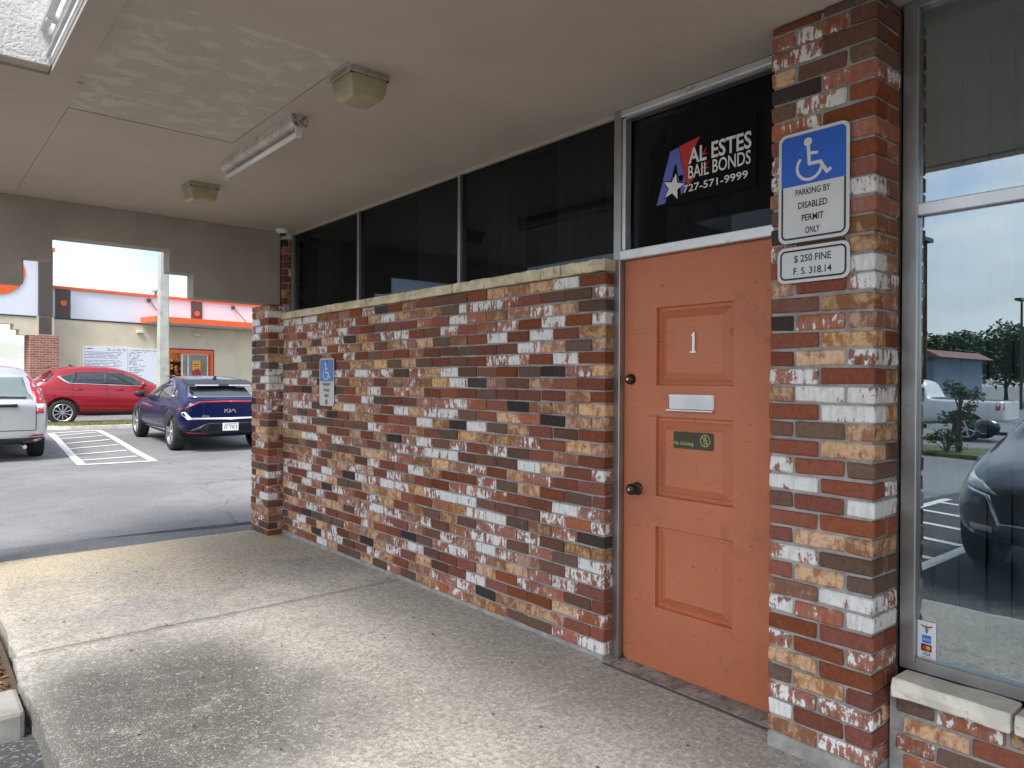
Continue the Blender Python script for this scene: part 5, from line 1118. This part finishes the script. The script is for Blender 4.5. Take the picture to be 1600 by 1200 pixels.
sil.seam([(-.68, .56), (.68, .56)], .012, 'rear'); sil.seam([(-.69, .56), (-.69, 1.0)], .012, 'rear'); sil.seam([(.69, .56), (.69, 1.0)], .012, 'rear')
h_ = sil.bvh.ray_cast(Vector((-5, 0, .83)), Vector((1, 0, 0)))[0]; sil.plate(h_.x - .006, 0, .83, 'KQ7 4RX')
sil.both('side_glass', [(-1.72, 1.12), (-1.60, 1.42), (-1.0, 1.52), (-.2, 1.535), (.3, 1.48), (.72, 1.26), (.90, 1.06), (-1.65, 1.09)], M_cg); sil.both('sill_trim', [(-.9, .24), (.9, .24), (.9, .34), (-.9, .34)], M_plas, off=.008)
sil.mirror(.82, 1.12, M_sil, 1.0); sil.handles((-.85, .15), .92, M_sil)
ex = MB().cyl((-2.32, -.52, .285), (-2.05, -.52, .285), .032, n=14).build('exhaust_tip', M_chrome, sil.t); sil.decal('windscreen', [(-.62, 1.12), (.62, 1.12), (.54, 1.50), (-.54, 1.50)], 'front', M_cg)

# dark SUV nosed up to the walkway beside the camera: seen only in the shop glass
M_gun = paint('paint_gunmetal', (.05, .056, .066), .3)
drk = Car('parked_car', 'dark grey SUV parked nose-in, mirrored in the display window', 'car', (-3.0, 1.32, -.17), 0, RED, M_gun, (-1.35, 1.35), .355, .90, .415)
drk.wheels((10, .017, 0)); drk.arches(M_plas, .045); drk.both('side_glass', [(-1.43, 1.37), (-1.05, 1.475), (-.32, 1.515), (.05, 1.49), (.36, 1.39), (.66, 1.19), (.64, 1.105), (-1.17, 1.185), (-1.27, 1.24)], M_cg)
drk.decal('windscreen', [(-.64, 1.15), (.64, 1.15), (.54, 1.55), (-.54, 1.55)], 'front', M_cg); drk.mirror(.66, 1.15, M_gun, 1.0); drk.decal('grille', [(-.46, .50), (.46, .50), (.52, .70), (.40, .76), (-.40, .76), (-.52, .70)], 'front', M_plas, off=.01)
for v in (-1, 1):
    P_ = lambda pts: [(v * a, z) for a, z in pts]
    drk.decal('head_lamp', P_([(.46, .71), (.76, .77), (.78, .83), (.60, .80)]), 'front', M_cl_, off=.01); drk.decal('fog_lamp', P_([(.50, .42), (.66, .44), (.66, .48), (.50, .47)]), 'front', M_cl_, off=.01)
    drk.decal('chrome_strip', P_([(.0, .485), (.46, .485), (.54, .69), (.70, .735), (.70, .75), (.52, .705), (.44, .50), (.0, .50)]), 'front', M_chrome, off=.016)
drk.both('head_lamp', [(1.86, .76), (2.18, .72), (2.12, .80), (1.86, .86)], M_cl_)

# white pickup across the lot, also in the reflection
PIC = [(-2.85, .62, .84, .80, .94, 1.10, .94, 1.24, .92, 1.24), (-2.78, .58, .90, .80, .97, 1.10, .97, 1.27, .95, 1.27), (-1.0, .50, .92, .80, .98, 1.12, .97, 1.29, .95, 1.29), (-.72, .46, .92, .78, .98, 1.14, .97, 1.30, .94, 1.30), (-.66, .46, .92, .78, .98, 1.16, .96, 1.70, .72, 1.76), (-.52, .45, .92, .78, .98, 1.16, .96, 1.86, .68, 1.93),
       (.3, .44, .92, .78, .98, 1.16, .955, 1.88, .68, 1.95), (.8, .44, .92, .78, .98, 1.15, .95, 1.80, .68, 1.88), (1.15, .44, .92, .78, .98, 1.14, .95, 1.48, .72, 1.56), (1.45, .44, .92, .78, .98, 1.13, .95, 1.24, .78, 1.28), (1.8, .46, .92, .78, .97, 1.10, .94, 1.18, .80, 1.23), (2.6, .48, .90, .78, .95, 1.04, .92, 1.12, .78, 1.17), (2.88, .54, .80, .76, .88, .94, .82, 1.02, .70, 1.05)]
M_wht = paint('paint_white', (.78, .78, .77), 0)
pic = Car('pickup_truck', 'white pickup truck across the car park, mirrored in the display window', 'pickup', (-20.2, 9.7, gz(-20, 9.7)), RAD(88), PIC, M_wht, (-1.85, 1.85), .40, .96, .48)
pic.wheels((6, .03, 0)); pic.arches(M_plas, .03); pic.both('side_glass', [(-.46, 1.24), (-.44, 1.74), (.3, 1.78), (.8, 1.72), (1.25, 1.28)], M_cg); pic.both('window_pillar', [(.28, 1.22), (.38, 1.22), (.38, 1.79), (.28, 1.79)], M_wht, off=.008)
pic.both('tail_lamp', [(-2.82, .98), (-2.62, .98), (-2.62, 1.22), (-2.82, 1.22)], M_rl); pic.decal('rear_bumper', [(-.9, .56), (.9, .56), (.9, .74), (-.9, .74)], 'rear', M_chrome, off=.02, thick=.05); pic.mirror(1.15, 1.38, M_plas, 1.1)
pic.decal('bed_floor', [(-2.66, -.80), (-.80, -.80), (-.80, .80), (-2.66, .80)], 'top', M_plas, off=.003)

# ------------------------------------------------------------------ the car park behind the camera (in the glass)
hn = thing('hatched_bay', 'white hatched area beside the dark SUV, mirrored in the shop glass', 'road marking', (-2, 3, -.17))
stripe((.30, 2.40), (-5.2, 2.40), .11, hn); stripe((.30, 3.60), (-5.2, 3.60), .11, hn)
for k in range(7): stripe((.2 - k * .78, 2.46), (-.1 - k * .78, 3.54), .10, hn)
M_leafA = blade_mat('leaf_deep', (.020, .045, .012), (.07, .12, .03)); M_leafB = blade_mat('leaf_mid', (.03, .06, .015), (.10, .15, .04)); M_bark = simple('bark', (.11, .085, .06), .95, var=.3, scale=8, bmp=.6, bscale=30)
def tree(name, label, x, y_, h, r, seed, mat, group=None, n=2600, leaf=.16, clear=.28):
    rg_ = random.Random(seed); z0 = gz(x, y_); t = thing(name, label, 'tree' if 'tree' in name else 'shrub', (x, y_, z0), group=group); tr = MB()
    top = Vector((x + rg_.uniform(-.2, .2), y_ + rg_.uniform(-.2, .2), z0 + h * .72)); fork = Vector((x, y_, z0 + h * clear)); tr.cyl((x, y_, z0 - .05), fork, h * .030 + .02, h * .022 + .015, 9); tr.cyl(fork, top, h * .022 + .015, .02, 8)
    cl = []
    for k in range(9):
        a = 2 * pi * k / 9 + rg_.uniform(-.3, .3); zz_ = rg_.uniform(.42, .92); rr = r * rg_.uniform(.35, .85) * (1.15 - abs(zz_ - .62)); c = Vector((x + rr * cos(a), y_ + rr * sin(a), z0 + h * zz_)); cl.append((c, r * rg_.uniform(.32, .55)))
        st = fork.lerp(top, rg_.uniform(.0, .7)); tr.cyl(st, c, h * .010 + .008, .008, 6)
    cl.append((top + Vector((0, 0, h * .10)), r * .45)); tr.build('trunk', M_bark, t); lf = MB()
    for k in range(n):
        c, cr_ = rg_.choice(cl); d = Vector((rg_.gauss(0, 1), rg_.gauss(0, 1), rg_.gauss(0, .8))).normalized() * cr_ * (rg_.random() ** .4); p = c + d
        a = Vector((rg_.uniform(-1, 1), rg_.uniform(-1, 1), rg_.uniform(-.5, .5))).normalized() * leaf * rg_.uniform(.6, 1.2); b_ = a.orthogonal().normalized() * leaf * .45
        lf.add([p - a * .5, p + b_ * .5, p + a * .5, p - b_ * .5], [(0, 1, 2, 3)])
    lf.build('crown', mat, t, fix=False); return t
spots = [(-62, 14.5, 5.6, 2.6), (-64, 17.5, 6.4, 2.9), (-60, 20.5, 5.2, 2.5), (-64, 23.0, 5.9, 2.8), (-61, 26.0, 5.4, 2.6), (-66, 29.0, 6.2, 3.0), (-68, 20.0, 6.2, 2.8), (-67, 25.5, 6.0, 2.8)]
desc = ['at the pickup end', 'the tallest in front', 'low and round, in the middle', 'broad, right of the blue building', 'half behind the blue building', 'the last beyond the blue building', 'back row, above the round one', 'back row, by the blue building']
for k, (x, y_, h, r) in enumerate(spots): tree('broadleaf_tree', 'dark green tree across the road, ' + desc[k], x, y_, h, r, 50 + k, (M_leafA, M_leafB)[k % 2], 'trees across the road', 3200, .42, .12)
tree('small_tree', 'small pruned shrub tree on the island before the white pickup', -12.9, 5.95, 1.75, .42, 77, M_leafB, None, 1100, .09, .5)
tree('low_shrub', 'low leafy shrub at the foot of the small pruned tree', -12.7, 6.15, .55, .40, 78, M_leafB, None, 600, .08, .05)
i2 = thing('kerb_stop', 'pale concrete wheel stop before the island, mirrored in the shop glass', 'wheel stop', (-12.4, 5.2, gz(-12.4, 5.2)))
zk = gz(-11.7, 5.2); MB().prism([(-11.82, zk), (-11.58, zk), (-11.62, zk + .13), (-11.78, zk + .13)], 3.4, 5.2, 'xz').build('stop_block', M_conc, i2, bevel=.01)
i3 = thing('traffic_island', 'grassy planting island around the small pruned tree', 'island', (-14.2, 7, -.3)); zi = gz(-14, 7)
MB().prism([(-14.3, 3), (-12.4, 3), (-12.1, 3.6), (-12.1, 8), (-12.4, 8.6), (-14.3, 8.6)], zi - .1, zi + .10, 'xy').build('island_bed', simple('turf', (.09, .11, .035), .95, var=.4, scale=6, bmp=.8, bscale=60), i3)
bb_ = thing('blue_building', 'low blue-grey building with red roof edge across the road', 'building', (-43, 20, -.4))
MB().box(-47, -39, 15.6, 24, -.6, 2.9).build('wall', simple('wall_bluegrey', (.17, .22, .30), .8), bb_); MB().prism([(15.1, 2.91), (24.5, 2.91), (24.0, 3.35), (15.9, 3.35)], -47.5, -38.5, 'yz').build('roof', simple('roof_red', (.20, .09, .075), .8), bb_)
for y_ in (17, 19.5, 22): MB().box(-39.0, -38.95, y_ - .6, y_ + .6, .2, 2.2).build('window', M_cg, bb_)
for x, y_, lb in ((-26.5, 11.6, 'tall thin light pole near the blue building'), (-54, 15.3, 'tall thin light pole behind the white pickup')):
    t = thing('light_pole', lb, 'pole', (x, y_, gz(x, y_))); MB().cyl((x, y_, gz(x, y_)), (x, y_, 7.2), .10, .07, 10).build('shaft', M_brz, t); MB().box(x - .3, x + .9, y_ - .2, y_ + .2, 7.2, 7.36).build('lamp_head', M_brz, t)
